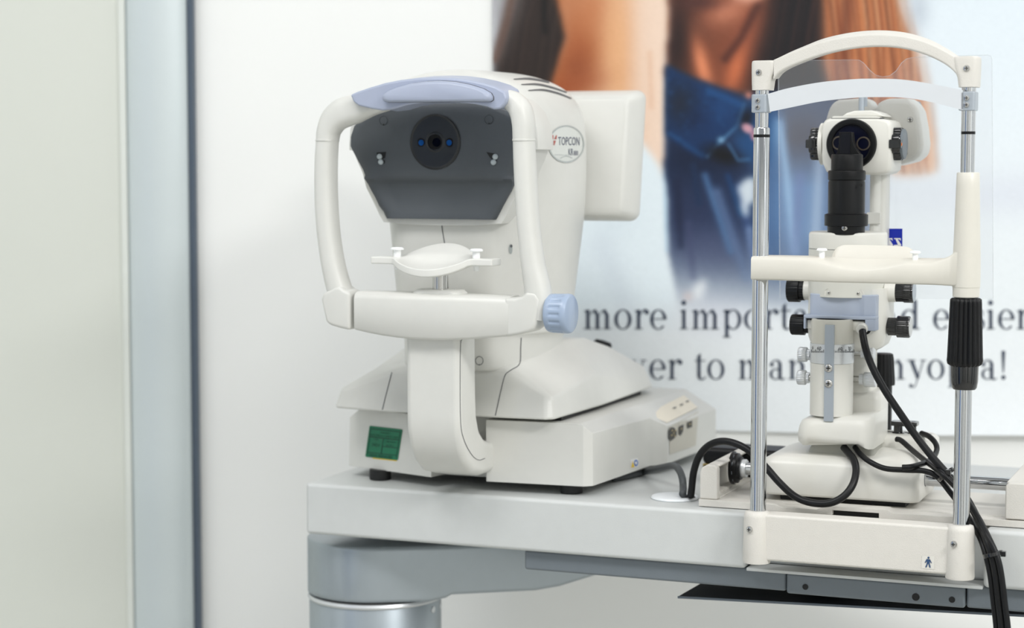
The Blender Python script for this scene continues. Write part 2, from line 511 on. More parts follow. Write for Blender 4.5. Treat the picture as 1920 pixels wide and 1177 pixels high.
    put(stroke([(1366, 270), (1384, 300), (1404, 298)], 3) * .6, (96, 148, 190))
    put(blob(1402, 240, 13, 9, 30, 2), (206, 158, 170))
    put(blob(1414, 254, 7, 10, -10, 2), (190, 140, 156))
    put(blob(1404, 178, 7, 7) * .9, (206, 138, 120))
    # pale flower print
    put(poly([(1382, 350), (1398, 334), (1416, 330), (1418, 372), (1404, 384), (1402, 404), (1392, 406), (1390, 376)], 1.6) * .95, (216, 226, 234))
    put(poly([(1300, 540), (1312, 526), (1324, 522), (1320, 552), (1308, 568), (1298, 556)], 2) * .9, (240, 244, 246))
    put(blob(1290, 556, 10, 10) * .6, (222, 204, 200))
    # white sleeve
    sl = poly([(1060, 236), (1186, 250), (1216, 282), (1240, 316), (1250, 370), (1250, 470), (1262, 540), (1272, 600), (1272, 660), (1060, 660)], 1.8)
    put(sl, (228, 239, 245))
    put(sl * stroke([(1130, 460), (1200, 640)], 26) * .4, (206, 216, 226))
    put(sl * stroke([(1246, 320), (1251, 470)], 4) * .5, (150, 196, 226))
    put(sl * blob(1150, 420, 40, 30) * .4, (214, 226, 234))
    # soften everything into the sheet below
    dn = np.clip((V - 560) / 70, 0, 1)[..., None]
    img = img * (1 - dn) + np.array((236, 241, 244)) * dn
    put(blob(1340, 590, 80, 40) * .35, (196, 198, 214))
    img += rng.standard_normal((nz, nx, 1)) * 1.2
    img = np.clip(img, 0, 255) / 255
    img = img ** (1 + .22 * np.clip((.9 - img.mean(2, keepdims=True)) / .5, 0, 1))
    lin = np.where(img <= .04045, img / 12.92, ((img + .055) / 1.055) ** 2.4)
    bm = bmesh.new()
    vs = []
    for j in range(nz):
        row = []
        for i in range(nx):
            f = max(0, (j - nz + 40) / 40)
            cx = max(0.0, min(1.0, (gx[i] - .28) / .3))
            sag = .006 * cx * (j / nz)
            curl = (.003 + .010 * cx) * f * f
            row.append(bm.verts.new((gx[i], PY - curl, gz[j] - sag)))
        vs.append(row)
    for j in range(nz - 1):
        for i in range(nx - 1):
            bm.faces.new((vs[j][i], vs[j + 1][i], vs[j + 1][i + 1], vs[j][i + 1]))
    m = bpy.data.materials.new('poster_print'); m.use_nodes = True
    nt = m.node_tree; b = nt.nodes['Principled BSDF']; b.inputs['Roughness'].default_value = .45
    b.inputs['Specular IOR Level'].default_value = .3
    at = nt.nodes.new('ShaderNodeVertexColor'); at.layer_name = 'print'
    nt.links.new(at.outputs['Color'], b.inputs['Base Color'])
    o = obj('poster', bm, m, sharp=180)
    ca = o.data.color_attributes.new('print', 'FLOAT_COLOR', 'POINT')
    a = np.ones((nz * nx, 4), np.float32); a[:, :3] = (lin * 1.0).reshape(-1, 3)
    ca.data.foreach_set('color', a.ravel())
    tag(o, 'large wall poster of a woman in a denim shirt above two lines of text', 'poster')
    return o
POSTER = poster()

# serif lettering of the poster, drawn stroke by stroke (x height = 1)
def glyphs():
    TH, HN = .175, .05
    def rect(x0, x1, y0, y1): return [[(x0, y0), (x1, y0), (x1, y1), (x0, y1)]]
    def path(pts, ws, m=6):
        P = smoothpath([(x, y, 0) for x, y in pts], m); N = len(P); L, Rr = [], []
        for i, p in enumerate(P):
            t = (P[min(i + 1, N - 1)] - P[max(i - 1, 0)]).normalized(); nn = Vector((-t.y, t.x, 0))
            w = np.interp(i / (N - 1) * (len(ws) - 1), range(len(ws)), ws) / 2
            L.append((p.x + nn.x * w, p.y + nn.y * w)); Rr.append((p.x - nn.x * w, p.y - nn.y * w))
        return [[L[i], L[i + 1], Rr[i + 1], Rr[i]] for i in range(N - 1)]
    def bowl(cx, cy, rx, ry, a0=0, a1=360, th=TH):
        n = 40; out = []
        def pt(a, inner):
            k = th if inner else 0; kk = HN if inner else 0
            return (cx + (rx - k) * math.cos(a), cy + (ry - kk) * math.sin(a))
        for i in range(n):
            a, b = math.radians(a0 + (a1 - a0) * i / n), math.radians(a0 + (a1 - a0) * (i + 1) / n)
            out.append([pt(a, 0), pt(b, 0), pt(b, 1), pt(a, 1)])
        return out
    def disc(cx, cy, r):
        return [[(cx + r * math.cos(2 * PI * k / 20), cy + r * math.sin(2 * PI * k / 20)) for k in range(20)]]
    def stem(x, y0, y1, foot=True, head=True):
        g = rect(x, x + TH, y0, y1)
        if foot: g += rect(x - .12, x + TH + .12, y0, y0 + HN)
        if head: g += [[(x - .13, y1 - HN), (x + TH, y1), (x + TH, y1 - .14), (x, y1 - .14)]]
        return g
    def arch(x, x2):
        return path([(x + .05, .72), (x + .16, .92), (x + .33, .97), (x2 - .03, .9), (x2 + TH / 2, .72), (x2 + TH / 2, .6)], [.03, .05, .09, .15, TH, TH])
    G = {}
    G['o'] = (bowl(.5, .5, .45, .52), 1.03)
    G['e'] = (bowl(.48, .5, .43, .52, 0, 318) + rect(.1, .88, .5, .55), .95)
    G['c'] = (bowl(.48, .5, .43, .52, 35, 322), .92)
    G['i'] = (stem(.2, 0, 1) + disc(.28, 1.36, .125), .62)
    G['r'] = (stem(.2, 0, 1) + path([(.36, .7), (.46, .9), (.62, .99), (.72, .95)], [.04, .06, .1, .12]) + disc(.72, .87, .115), .84)
    G['n'] = (stem(.2, 0, 1) + arch(.36, .74) + rect(.74, .74 + TH, 0, .66) + rect(.62, 1.04, 0, HN), 1.18)
    G['m'] = (stem(.2, 0, 1) + arch(.36, .70) + rect(.70, .70 + TH, 0, .66) + rect(.6, .98, 0, HN) + arch(.86, 1.2) + rect(1.2, 1.2 + TH, 0, .66) + rect(1.08, 1.5, 0, HN), 1.62)
    G['h'] = (stem(.2, 0, 1.5) + arch(.36, .74) + rect(.74, .74 + TH, 0, .66) + rect(.62, 1.04, 0, HN), 1.18)
    G['p'] = (stem(.2, -.42, 1) + bowl(.62, .5, .43, .52, -140, 140), 1.14)
    G['d'] = (rect(.74, .74 + TH, 0, 1.5) + [[(.6, 1.47), (.74, 1.5), (.74, 1.4)]] + rect(.74, 1.06, 0, HN) + bowl(.5, .5, .43, .52, 40, 320), 1.14)
    G['t'] = (rect(.2, .2 + TH, .15, 1.2) + rect(.06, .62, .93, .98) + [[(.2, 1.2), (.2 + TH, 1.34), (.2 + TH, 1.1)]] + path([(.29, .2), (.32, .06), (.44, .0), (.58, .06), (.64, .16)], [TH, .13, .08, .06, .03]), .68)
    G['a'] = (path([(.2, .76), (.24, .9), (.42, .98), (.58, .92), (.64, .75), (.64, .1)], [.06, .06, .06, .11, TH, TH]) + disc(.21, .76, .1)
              + bowl(.42, .27, .32, .29, 20, 340, .14) + path([(.64, .14), (.7, .03), (.8, .0), (.92, .07)], [TH, .12, .07, .04]), 1.0)
    G['s'] = (path([(.68, .8), (.62, .94), (.42, .99), (.2, .88), (.22, .66), (.45, .52), (.68, .38), (.68, .12), (.42, .0), (.18, .08), (.12, .24)], [.03, .05, .06, .12, .17, .18, .17, .12, .06, .05, .03]) + rect(.66, .7, .66, .94) + rect(.1, .14, .08, .34), .82)
    G['y'] = ([[(.12, 1), (.32, 1), (.66, .1), (.52, -.02)]] + path([(.86, 1), (.58, .1), (.4, -.36), (.22, -.42)], [.05, .05, .06, .06]) + disc(.2, -.33, .1) + rect(.0, .44, .95, 1) + rect(.7, 1.0, .95, 1), 1.02)
    G['v'] = ([[(.12, 1), (.32, 1), (.62, .0), (.5, .0)]] + path([(.86, 1), (.56, 0)], [.05, .05]) + rect(.0, .44, .95, 1) + rect(.7, 1.0, .95, 1), 1.0)
    G['g'] = (bowl(.42, .68, .32, .32, th=.14) + path([(.3, .36), (.22, .24), (.34, .14), (.7, .08), (.86, -.1), (.7, -.36), (.4, -.42), (.14, -.32), (.16, -.12), (.34, .06)], [.05, .07, .1, .14, .14, .1, .06, .08, .1, .05]) + path([(.7, .86), (.84, .98), (.94, .94)], [.04, .06, .08]), 1.0)
    G['!'] = ([[(.16, 1.46), (.36, 1.46), (.29, .36), (.23, .36)]] + disc(.26, .1, .115), .5)
    w = G['v'][0]; G['w'] = (w + [[(x + .55, y) for x, y in f] for f in w], 1.52)
    return G
G = glyphs()
def lettering():
    bm = bmesh.new()
    def line(text, ubase, vbase, xh, right):
        # right: survey position where the line ends; letters keep their proportions
        tot = sum(.58 if c == ' ' else G[c][1] for c in text)
        x = 0
        for c in text:
            if c == ' ': x += .58; continue
            for f in G[c][0]:
                vs = []
                for px, py in f:
                    u = ubase + (x + px) / tot * (right - ubase); v = vbase - py * xh
                    p = wall_at(u, v, PY - .0012); vs.append(bm.verts.new(p))
                face(bm, vs)
            x += G[c][1]
    line('more important and easier', 1092, 617, 36.5, 1934)
    line('now', 950, 617, 36.5, 1062)
    line('er to manage myopia!', 1216, 711, 36.5, 1890)
    line('than ev', 980, 711, 36.5, 1212)
    for f in bm.faces:
        f.normal_update()
        if f.normal.y > 0: f.normal_flip()
    me = bpy.data.meshes.new('lettering'); bm.to_mesh(me); bm.free()
    me.materials.append(mat('poster_ink', (50, 62, 84), .5))
    o = bpy.data.objects.new('lettering', me); C.objects.link(o); o.parent = POSTER
lettering()
# ------------------------------------------------------------------ instrument table
OT = (-.45, .2, -TABLE_Z)
TBL = thing('instrument_table', 'grey white instrument table with a thick top on a silver swivel arm and column', 'table', T.w(OT), T.deg)
def rot_poly(poly): return poly
bm = bmesh.new()
top = [(-.565, .02), (-.0185, .02), (-.0185, .052), (.2385, .052), (.2385, .02), (.62, .02), (.62, .47), (-.565, .47)]
prism(bm, top, 'xy', -.062, 0)
obj('tabletop', bm, M['table'], TBL, OT, bev=.005, seg=4)
bm = bmesh.new(); box(bm, -.0180, .2380, .0205, .0515, -.0640, -.0605); obj('recess_lip', bm, M['table'], TBL, OT, bev=.0008, seg=2)
# grey slide beam under the top
bm = bmesh.new(); box(bm, -.285, .0245, .030, .36, -.0855, -.0625); obj('slide_beam', bm, M['beam'], TBL, OT, bev=.003, seg=3)
bm = bmesh.new(); box(bm, .0255, .2190, .027, .358, -.0872, -.0645); o = obj('beam_bracket', bm, M['beam'], TBL, OT, bev=.003, seg=3)
bm = bmesh.new(); box(bm, .2200, .60, .030, .36, -.0870, -.0625); obj('slide_beam', bm, M['beam'], TBL, OT, bev=.003, seg=3)
for u, v, r in ((1510, 1100, .0032), (1717, 1119, .0040), (1785, 1124, .0033)):
    p = T.on(u, v, 1, .0266); bm = bmesh.new()
    lathe(bm, [(r, .0), (r, .0003), (r * .8, .0004), (.0001, .0004)], p, (0, -1, 0), 20)
    obj('bolt_hole', bm, M['pit'], TBL, OT)
bm = bmesh.new(); prism(bm, [(-.105, .05), (.60, .15), (.60, .34), (-.09, .34)], 'xy', -.1075, -.1058); obj('tray', bm, M['tray'], TBL, OT, bev=.0004, seg=2)
bm = bmesh.new(); prism(bm, [(-.1055, .0492), (.60, .1492), (.60, .1502), (-.1055, .0502)], 'xy', -.1082, -.1056); obj('tray_edge', bm, M['trayedge'], TBL, OT)
bm = bmesh.new(); box(bm, .0, .05, .20, .25, -.1058, -.0872); obj('tray_hanger', bm, M['beam'], TBL, OT)
# swivel arm: rounded hub over the column, tapering away to the right under the top
A = Frame((-.1712, 2.4155, TABLE_Z), -8.0)
R = .0845
st = []
zb = [(-R, -.148), (.0, -.148), (.075, -.148), (.0851, -.1405), (.19, -.1385), (.21, -.137), (.30, -.112), (.35, -.096)]
xs = [-R * math.cos(a) for a in np.linspace(0.02, PI / 2, 14)] + [.03, .06, .08, .0872, .12, .16, .19, .22, .26, .30, .345]
rings = []
for x in xs:
    hw = math.sqrt(max(R * R - x * x, 1e-6)) if x < 0 else R - .03 * max(0, (x - .1) / .25)
    b = np.interp(x, [q[0] for q in zb], [q[1] for q in zb]); t = -.0790 + .0025 * max(0, min(1, (x - .10) / .10))
    r = min(.006, hw * .6)
    sec = rrect(-hw if x < 0 else -R, hw, b, t, r, 4)
    rings.append([A.w((x, p[0], p[1])) for p in sec])
bm = bmesh.new(); loft(bm, rings)
for v in bm.verts: v.co = T.loc(v.co)
obj('swivel_arm', bm, M['silver'], TBL, OT, sharp=50)
c = T.loc(A.w((0, 0, 0)))
bm = bmesh.new(); lathe(bm, [(R - .002, -.7995), (R - .002, -.1570), (R - .004, -.1545), (R - .006, -.1535)], (c.x, c.y, 0), (0, 0, 1), 64); obj('column', bm, M['silver'], TBL, OT)
bm = bmesh.new(); lathe(bm, [(R - .008, -.1535), (R - .001, -.1560), (R + .0003, -.1535), (R - .001, -.1505), (R - .008, -.1500)], (c.x, c.y, 0), (0, 0, 1), 64); lab(obj('column_ring', bm, M['alu'], TBL, OT), 'bright ring around the column')
bm = bmesh.new(); lathe(bm, [(R - .006, -.1500), (R - .006, -.1475)], (c.x, c.y, 0), (0, 0, 1), 64); obj('shadow_gap', bm, M['port'], TBL, OT)
for u in (814.5, 827):
    # bolts on the right flank of the column
    xw = (u - 701) / FPX * 2.38; th = math.asin(max(-.99, min(.99, xw / (R - .002))))
    d = Vector((math.sin(th), -math.cos(th), 0)); p = A.o + d * (R - .0021) + Vector((0, 0, -.1655))
    dl = T.loc(T.o + d); bm = bmesh.new()
    lathe(bm, [(.0042, 0), (.0042, .0008), (.003, .0016), (.0001, .0016)], T.loc(p), dl, 20)
    obj('bolt', bm, M['alu'], TBL, OT)
# cable grommet
bm = bmesh.new(); lathe(bm, [(.027, .0002), (.0275, .0012), (.0262, .0030), (.022, .0036), (.0001, .0038)], (-.120, .083, 0), (0, 0, 1), 48); G1 = obj('cable_grommet', bm, M['grom'], TBL, OT)
bm = bmesh.new(); prism(bm, [(-.109, .0752), (-.0965, .0700), (-.0945, .0800), (-.108, .0900)], 'xy', .0033, .0041); obj('cable_slot', bm, M['pit'], G1, OT)

# ------------------------------------------------------------------ headrest (chin rest frame) at the front of the table
OH = (.109, 0, -.062)
HR = thing('slit_lamp_headrest', 'ivory chin and forehead rest on two chrome poles, clamped to the table front', 'headrest', T.w(OH), T.deg)
def hobj(name, bm, m, **k): return obj(name, bm, m, HR, OH, **k)
PX = (0.0, .218)
bm = bmesh.new()
prism(bm, [(-.0005, -.0115), (.2185, -.0115), (.2185, .016), (-.0005, .016)], 'xy', -.0445, .0060)
BASE = hobj('base_bar', bm, M['headrest'], bev=.003, seg=3)
for x in PX:
    bm = bmesh.new(); lathe(bm, [(.0110, -.0482), (.0148, -.0482), (.0152, -.046), (.0143, .002), (.0132, .0072), (.0110, .0080)], (x, -.0035, 0), (0, 0, 1), 40)
    b = hobj('pole_boss', bm, M['headrest'], sharp=60)
    screw('screw', (x - .0045, -.0183, -.0102), (-.15, -1, .04), .0036, b, OH)
# poles: the left steps down to a thinner rod, both with a black ring
bm = bmesh.new(); lathe(bm, [(.00865, -.02), (.00865, .4205), (.0080, .4218)], (0, 0, 0), (0, 0, 1), 40); P1 = hobj('pole', bm, M['chrome'])
bm = bmesh.new(); lathe(bm, [(.0071, .4150), (.0071, .472)], (0, 0, 0), (0, 0, 1), 32); obj('inner_rod', bm, M['chrome'], P1, OH)
bm = bmesh.new(); lathe(bm, [(.0089, .4115), (.0089, .4145)], (0, 0, 0), (0, 0, 1), 32); lab(obj('ring', bm, M['black'], P1, OH), 'black ring')
bm = bmesh.new(); lathe(bm, [(.00865, -.02), (.00865, .160)], (.218, 0, 0), (0, 0, 1), 40); P2 = hobj('pole', bm, M['chrome'])
bm = bmesh.new(); lathe(bm, [(.0071, .160), (.0071, .472)], (.218, 0, 0), (0, 0, 1), 32); obj('inner_rod', bm, M['chrome'], P2, OH)
bm = bmesh.new(); lathe(bm, [(.00725, .4135), (.00725, .4165)], (.218, 0, 0), (0, 0, 1), 32); lab(obj('ring', bm, M['black'], P2, OH), 'black ring')
# brow arch with its two end caps
bm = bmesh.new()
aout = [(1449, 113), (1470, 104), (1500, 93), (1540, 79), (1590, 69), (1640, 65), (1690, 68), (1735, 79), (1770, 95), (1801, 113)]
ain = [(1449, 150), (1462, 136), (1490, 122), (1540, 104), (1590, 93), (1640, 88), (1690, 91), (1735, 103), (1775, 123), (1801, 148)]
o_ = T.pts(aout, 1, -.012); i_ = T.pts(ain, 1, -.012)
so, si = smoothpath(o_, 5), smoothpath(i_, 5); rings = []
N = len(so)
for k, (a, b) in enumerate(zip(so, si)):
    s = math.sin(PI * k / (N - 1)); bow = .0 * s
    rise = .0055 * (0.35 + .65 * s)
    rings.append([(a.x, -.012 + bow, a.z), (a.x, .004 + bow, a.z + rise), (a.x, .013 + bow, a.z + rise - .001), (b.x, .013 + bow, b.z + .002), (b.x, -.010 + bow, b.z), (b.x, -.012 + bow, b.z + .0015)])
loft(bm, rings); hobj('brow_arch', bm, M['headrest'], bev=.0012, seg=2)
def capshape(x, z0, z1, s):
    bm = bmesh.new(); rings = []
    for z, w0, w1 in ((z0, .0098, .0098), (z0 + .010, .0102, .0112), (z1 - .012, .0104, .0150), (z1 - .003, .0104, .0165), (z1 - .0006, .0098, .0158), (z1, .0085, .0140)):
        l, r = (x - w0, x + w1) if s > 0 else (x - w1, x + w0)
        rings.append([(p[0], p[1], z) for p in rrect(l, r, -.0135, .0135, .006, 5)])
    loft(bm, rings); c = hobj('end_cap', bm, M['headrest'], sharp=60)
    screw('screw', (x - .0012, -.0137, z1 - .0125), (0, -1, 0), .0034, c, OH)
capshape(.001, .4615, .4925, 1); capshape(.2185, .4615, .4928, -1)
# clamps and the white strap between them
for x in PX:
    bm = bmesh.new(); rings = []
    prism(bm, rrect(x - .0085, x + .0085, -.0135, .0095, .003, 4), 'xy', .4375, .4570); cl = hobj('strap_clamp', bm, M['clamp'], bev=.0012, seg=2)
    for dz in (.0128, .0058):
        screw('screw', (x - .0012 + (.001 if x else 0), -.0137, .4375 + dz), (0, -1, 0), .0029, cl, OH)
bm = bmesh.new()
bt = [(1440, 176), (1480, 165), (1540, 154), (1600, 148.5), (1640, 147.5), (1690, 149), (1740, 156), (1800, 168), (1806, 169.5)]
bb = [(1444, 209.5), (1480, 202), (1540, 190), (1600, 183.5), (1640, 182), (1690, 183), (1740, 190), (1800, 205), (1806, 206.5)]
a_ = smoothpath(T.pts(bt, 1, -.0125), 5); b_ = smoothpath(T.pts(bb, 1, -.0125), 5)
loft(bm, [[(a.x, -.0135, a.z), (a.x, -.0120, a.z), (b.x, -.0120, b.z), (b.x, -.0135, b.z)] for a, b in zip(a_, b_)])
hobj('forehead_strap', bm, M['strap'], bev=.0004, seg=2)
# chin rest bar, cup, sleeve and black height grip
sx = .2188
bm = bmesh.new()
bx = [(-.0055, .2598, .2842), (.02, .2597, .2840), (.05, .2594, .2838), (.064, .2592, .2828), (.076, .2590, .2795), (.09, .2588, .2757), (.105, .2588, .2741), (.12, .2588, .2742), (.135, .2588, .2760), (.148, .2588, .2790), (.158, .2588, .2812), (.17, .2586, .2818), (.182, .2585, .2820), (.190, .2583, .2832), (.197, .2580, .2855), (.203, .2577, .2885), (.208, .2575, .2925), (.2165, .2575, .2990)]
rings = []
for x, z0, z1 in bx:
    yf = -.0185 + .0062 * max(0, (x - .16) / .05)
    dip = .283 - z1; yb = .012
    rings.append([(x, yf + .002, z0), (x, yf, z0 + .002), (x, yf, z1 - .0025), (x, yf + .0025, z1), (x, yb - .012, max(z1, .2842 - dip * .8)), (x, yb, .2852 - max(0, dip) * .25), (x, yb, z0)])
loft(bm, rings); hobj('chin_bar', bm, M['cream'], sharp=50)
bm = bmesh.new()
lip = [(1560, 479), (1562, 473), (1568, 465), (1580, 459.5), (1600, 459), (1650, 460), (1690, 461.5), (1706, 465), (1716, 474), (1722, 484)]
lp = smoothpath(T.pts(lip, 1, .020), 4)
rings = []
for p in lp:
    zb_ = .277
    rings.append([(p.x, .0195, p.z - .001), (p.x, .0208, p.z), (p.x, .0222, p.z - .001), (p.x, .0222, zb_), (p.x, .006, zb_ - .0085), (p.x, .006, zb_ - .007), (p.x, .0195, zb_ + .003)])
loft(bm, rings); hobj('chin_cup', bm, M['cream'], sharp=60)
for u, v in ((1541, 478), (1716, 483)):
    p = T.on(u, v, 1, .004); z0 = p.z - .001
    bm = bmesh.new(); lathe(bm, [(.0031, z0 - .003), (.0031, z0 + .0055), (.0055, z0 + .0056), (.0058, z0 + .0066), (.0045, z0 + .0082), (.0001, z0 + .0084)], (p.x, .004, 0), (0, 0, 1), 20)
    hobj('paper_pin', bm, M['pin'], sharp=50)
bm = bmesh.new(); lathe(bm, [(.0085, .3742), (.0108, .3745), (.0116, .3735), (.0120, .36), (.0133, .31), (.0141, .288), (.0144, .268), (.0142, .2563), (.0138, .2560), (.0138, .2558), (.0136, .2462), (.0120, .2455)], (sx, -.0005, 0), (0, 0, 1), 44)
hobj('sleeve', bm, M['cream'], sharp=50)
bm = bmesh.new(); lathe(bm, [(.0120, .2448), (.0145, .2448), (.0160, .2435), (.0163, .240), (.0182, .184), (.0186, .180), (.0178, .1762), (.0150, .1745), (.0140, .1740)], (sx, -.0005, 0), (0, 0, 1), 160, ribs=20, depth=.0016)
GR = hobj('height_grip', bm, M['black'], sharp=60)
bm = bmesh.new(); lathe(bm, [(.0140, .1760), (.0143, .1740), (.0138, .158), (.0128, .1520), (.0115, .1500), (.0090, .1498)], (sx, -.0005, 0), (0, 0, 1), 44); obj('grip_collar', bm, M['gloss'], GR, OH)
# walking figure label on the base
tree_base = None
def headrest_label():
    bpy.context.view_layer.update()
    tr = bvh_world(BASE)
    bg = decal('patient_label', [[(1729, 1041), (1752, 1042.5), (1752, 1067), (1728, 1065)]], tr, mat('label_white', (218, 216, 209), .5), HR, T, OH, .0004)
    f = []
    cx, cy = 1740.5, 1045
    f.append([(cx + .8 + 2.0 * math.cos(k * PI / 6), cy + 2.0 * math.sin(k * PI / 6)) for k in range(12)])
    f.append([(1737.5, 1047.6), (1744, 1048), (1743.4, 1055.5), (1738.2, 1055.2)])
    f.append([(1737.5, 1047.6), (1739.4, 1048.6), (1735.6, 1055), (1734, 1054)]); f.append([(1744, 1048), (1742.4, 1049), (1746, 1055.6), (1747.4, 1054.8)])
    f.append([(1738.2, 1055), (1740.8, 1055), (1737.6, 1063.2), (1735, 1063)]); f.append([(1740.6, 1055), (1743.4, 1055.4), (1745.4, 1063.8), (1742.8, 1063.6)])
    decal('walking_figure', f, tr, M['person'], bg, T, OH, .0009)
headrest_label()
bm = bmesh.new(); box(bm, .03, .19, .0155, .0516, -.040, -.012); hobj('mount_block', bm, M['headrest'])
# ------------------------------------------------------------------ slit lamp on its sliding base
OS = (.07, .11, .0)
SL = thing('slit_lamp', 'white slit lamp microscope with a black lamp tube on a sliding base behind the headrest', 'slit lamp', T.w(OS), T.deg)
def sobj(name, bm, m, parent=None, **k): return obj(name, bm, m, parent or SL, OS, **k)
# guide plate: front lip with a dished recess and a raised bridge over a dark slot
bm = bmesh.new()
prof = [(-.079, .0008), (.0725, .0008), (.0725, .0062), (.1235, .0062), (.1235, .0008), (.36, .0008), (.36, .0078), (.139, .0078), (.132, .0108), (.064, .0108), (.055, .0062), (.016, .0058), (.008, .0085), (-.079, .0085)]
prism(bm, prof, 'xz', .0405, .0610)
prism(bm, [(-.079, .061), (.36, .061), (.36, .205), (-.079, .205)], 'xy', .0008, .0082)
sobj('guide_plate', bm, M['headrest'], bev=.0006, seg=2)
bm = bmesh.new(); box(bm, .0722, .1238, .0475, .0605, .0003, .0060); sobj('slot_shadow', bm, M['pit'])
bm = bmesh.new(); box(bm, .005, .145, .078, .150, .0083, .0150); sobj('slide_plate', bm, M['pit'])  # black slab stands in for the shade under the carriage
# rail covers at both ends, the left one open towards the toothed wheel
def cover(x0, s, L):
    bm = bmesh.new()
    X = lambda a: x0 + s * a
    prof = [(0, .0086), (L, .0086), (L, .0440), (L - .003, .0475), (.008, .0475), (.002, .0440), (0, .0380)]
    prism(bm, [(X(a), b) for a, b in prof], 'xz', .0435, .0540)
    prism(bm, [(X(a), b) for a, b in [(0, .0086), (.004, .0086), (.004, .0440), (L, .0440), (L, .0475), (.008, .0475), (.002, .0440), (0, .0380)]], 'xz', .0541, .200)
    c = sobj('rail_cover', bm, M['headrest'], bev=.0022, seg=3)
    bm = bmesh.new(); box(bm, X(.0045), X(L), .0545, .198, .0086, .0105)
    for k in range(22):
        y = .056 + k * .0062
        prism(bm, [(y, .0105), (y + .0012, .0142), (y + .0028, .0142), (y + .004, .0105)], 'yz', X(.0062) if s > 0 else X(.0160), X(.0160) if s > 0 else X(.0062))
    lab(obj('toothed_rack', bm, M['headrest'], c, OS), 'ivory toothed rack')
    return c
cover(-.0788, 1, .0205); cover(.300, -1, .0435)
AY, AZ = .110, .0352
bm = bmesh.new(); lathe(bm, [(.0072, -.060), (.0072, .2555)], (0, AY, AZ), (1, 0, 0), 36); sobj('axle', bm, M['chrome'])
bm = bmesh.new(); WX = T.on(1391, 880, 1, AY).x + .036
lathe(bm, [(.008, -.0475), (.0182, -.0475), (.0190, -.0465), (.0190, -.0445), (.0172, -.0435), (.0172, -.0400), (.0140, -.0385), (.013, -.036), (.0080, -.036)], (WX, AY, AZ), (1, 0, 0), 44)
W = sobj('drive_wheel', bm, M['black'], sharp=40)
for k in range(10):
    a = 2 * PI * k / 10 + .2; bm = bmesh.new()
    for s_ in (1,):
        lathe(bm, [(.0030, -.0432), (.0030, -.0430), (.0001, -.0430)], (WX - .0002, AY + .0150 * math.cos(a), AZ + .0150 * math.sin(a)), (1, 0, 0), 16)
    obj('wheel_hole', bm, M['clamp'], W, OS)
bm = bmesh.new(); lathe(bm, [(.0072, -.0360), (.0102, -.0360), (.0106, -.0350), (.0106, -.0310), (.0098, -.0300), (.0072, -.0300)], (WX, AY, AZ), (1, 0, 0), 36); lab(sobj('hub_ring', bm, M['alu']), 'bright silver hub ring')
# carriage
bm = bmesh.new()
def sec(x0, x1, y0, y1, r, z): return [(p[0], p[1], z) for p in rrect(x0, x1, y0, y1, r, 5)]
loft(bm, [sec(-.0135, .1602, .0655, .176, .012, .0152), sec(-.015, .1612, .064, .178, .012, .018), sec(-.015, .1605, .0645, .178, .012, .049), sec(-.012, .158, .0675, .176, .012, .0545), sec(-.004, .152, .076, .172, .014, .0585), sec(.01, .140, .125, .170, .02, .0640)])
CAR = sobj('carriage', bm, M['white2'], sharp=60)
bm = bmesh.new()
loft(bm, [[(p[0], p[1], z) for p in rrect(.085 + a, .163 - a, .142 + a, .20 - a, .018, 5)] for a, z in ((0, .020), (0, .072), (.004, .0765), (.014, .078))])
sobj('motor_housing', bm, M['white2'], sharp=60)
bm = bmesh.new(); lathe(bm, [(.0072, .1600), (.0079, .1601), (.0079, .1612), (.0072, .1613)], (0, AY, AZ), (1, 0, 0), 32); obj('axle_seal', bm, M['seam'], CAR, OS)
# grey gasket under the pedestal, pedestal with the arched cable mouth
bm = bmesh.new(); loft(bm, [sec(.032, .107, .092, .165, .004, .0555), sec(.034, .106, .094, .165, .004, .066), sec(.038, .105, .098, .165, .004, .0735)]); sobj('gasket', bm, mat('gasket_grey', (176, 176, 168), .6), sharp=50)
bm = bmesh.new()
def psec(x0, x1, yf, yb, r, z, dz=0.0, arch=0.0):
    out = []
    for p in rrect(x0, x1, yf, yb, r, 6):
        q = (p[0] - (x0 + x1) / 2) / ((x1 - x0) / 2)
        front = max(0, 1 - (p[1] - yf) / .03)
        out.append((p[0], p[1], z + arch * front * max(0, 1 - (q * 1.15) ** 2) + dz * (q)))
    return out
loft(bm, [psec(.028, .1045, .074, .170, .012, .0705, 0, .013), psec(.0240, .1085, .070, .172, .014, .0725, -.0025, .0135), psec(.0230, .1090, .069, .172, .016, .080, -.003, .006), psec(.0240, .1090, .0705, .172, .018, .092), psec(.0265, .1085, .0725, .172, .018, .100, .002), psec(.0325, .107, .078, .172, .02, .1042, .003)])
sobj('pedestal', bm, M['white2'], sharp=60)
bm = bmesh.new(); loft(bm, [sec(.060, .1068, .122, .176, .008, .071), sec(.060, .1068, .122, .176, .008, .118), sec(.062, .1055, .123, .174, .008, .1262), sec(.066, .1020, .128, .170, .008, .1285)]); sobj('pedestal_arm', bm, M['white2'], sharp=60)
bm = bmesh.new(); loft(bm, [sec(.052, .096, .122, .175, .010, .100), sec(.058, .094, .125, .175, .010, .145), sec(.052, .094, .122, .175, .010, .19)]); sobj('swing_neck', bm, M['white2'], sharp=60)
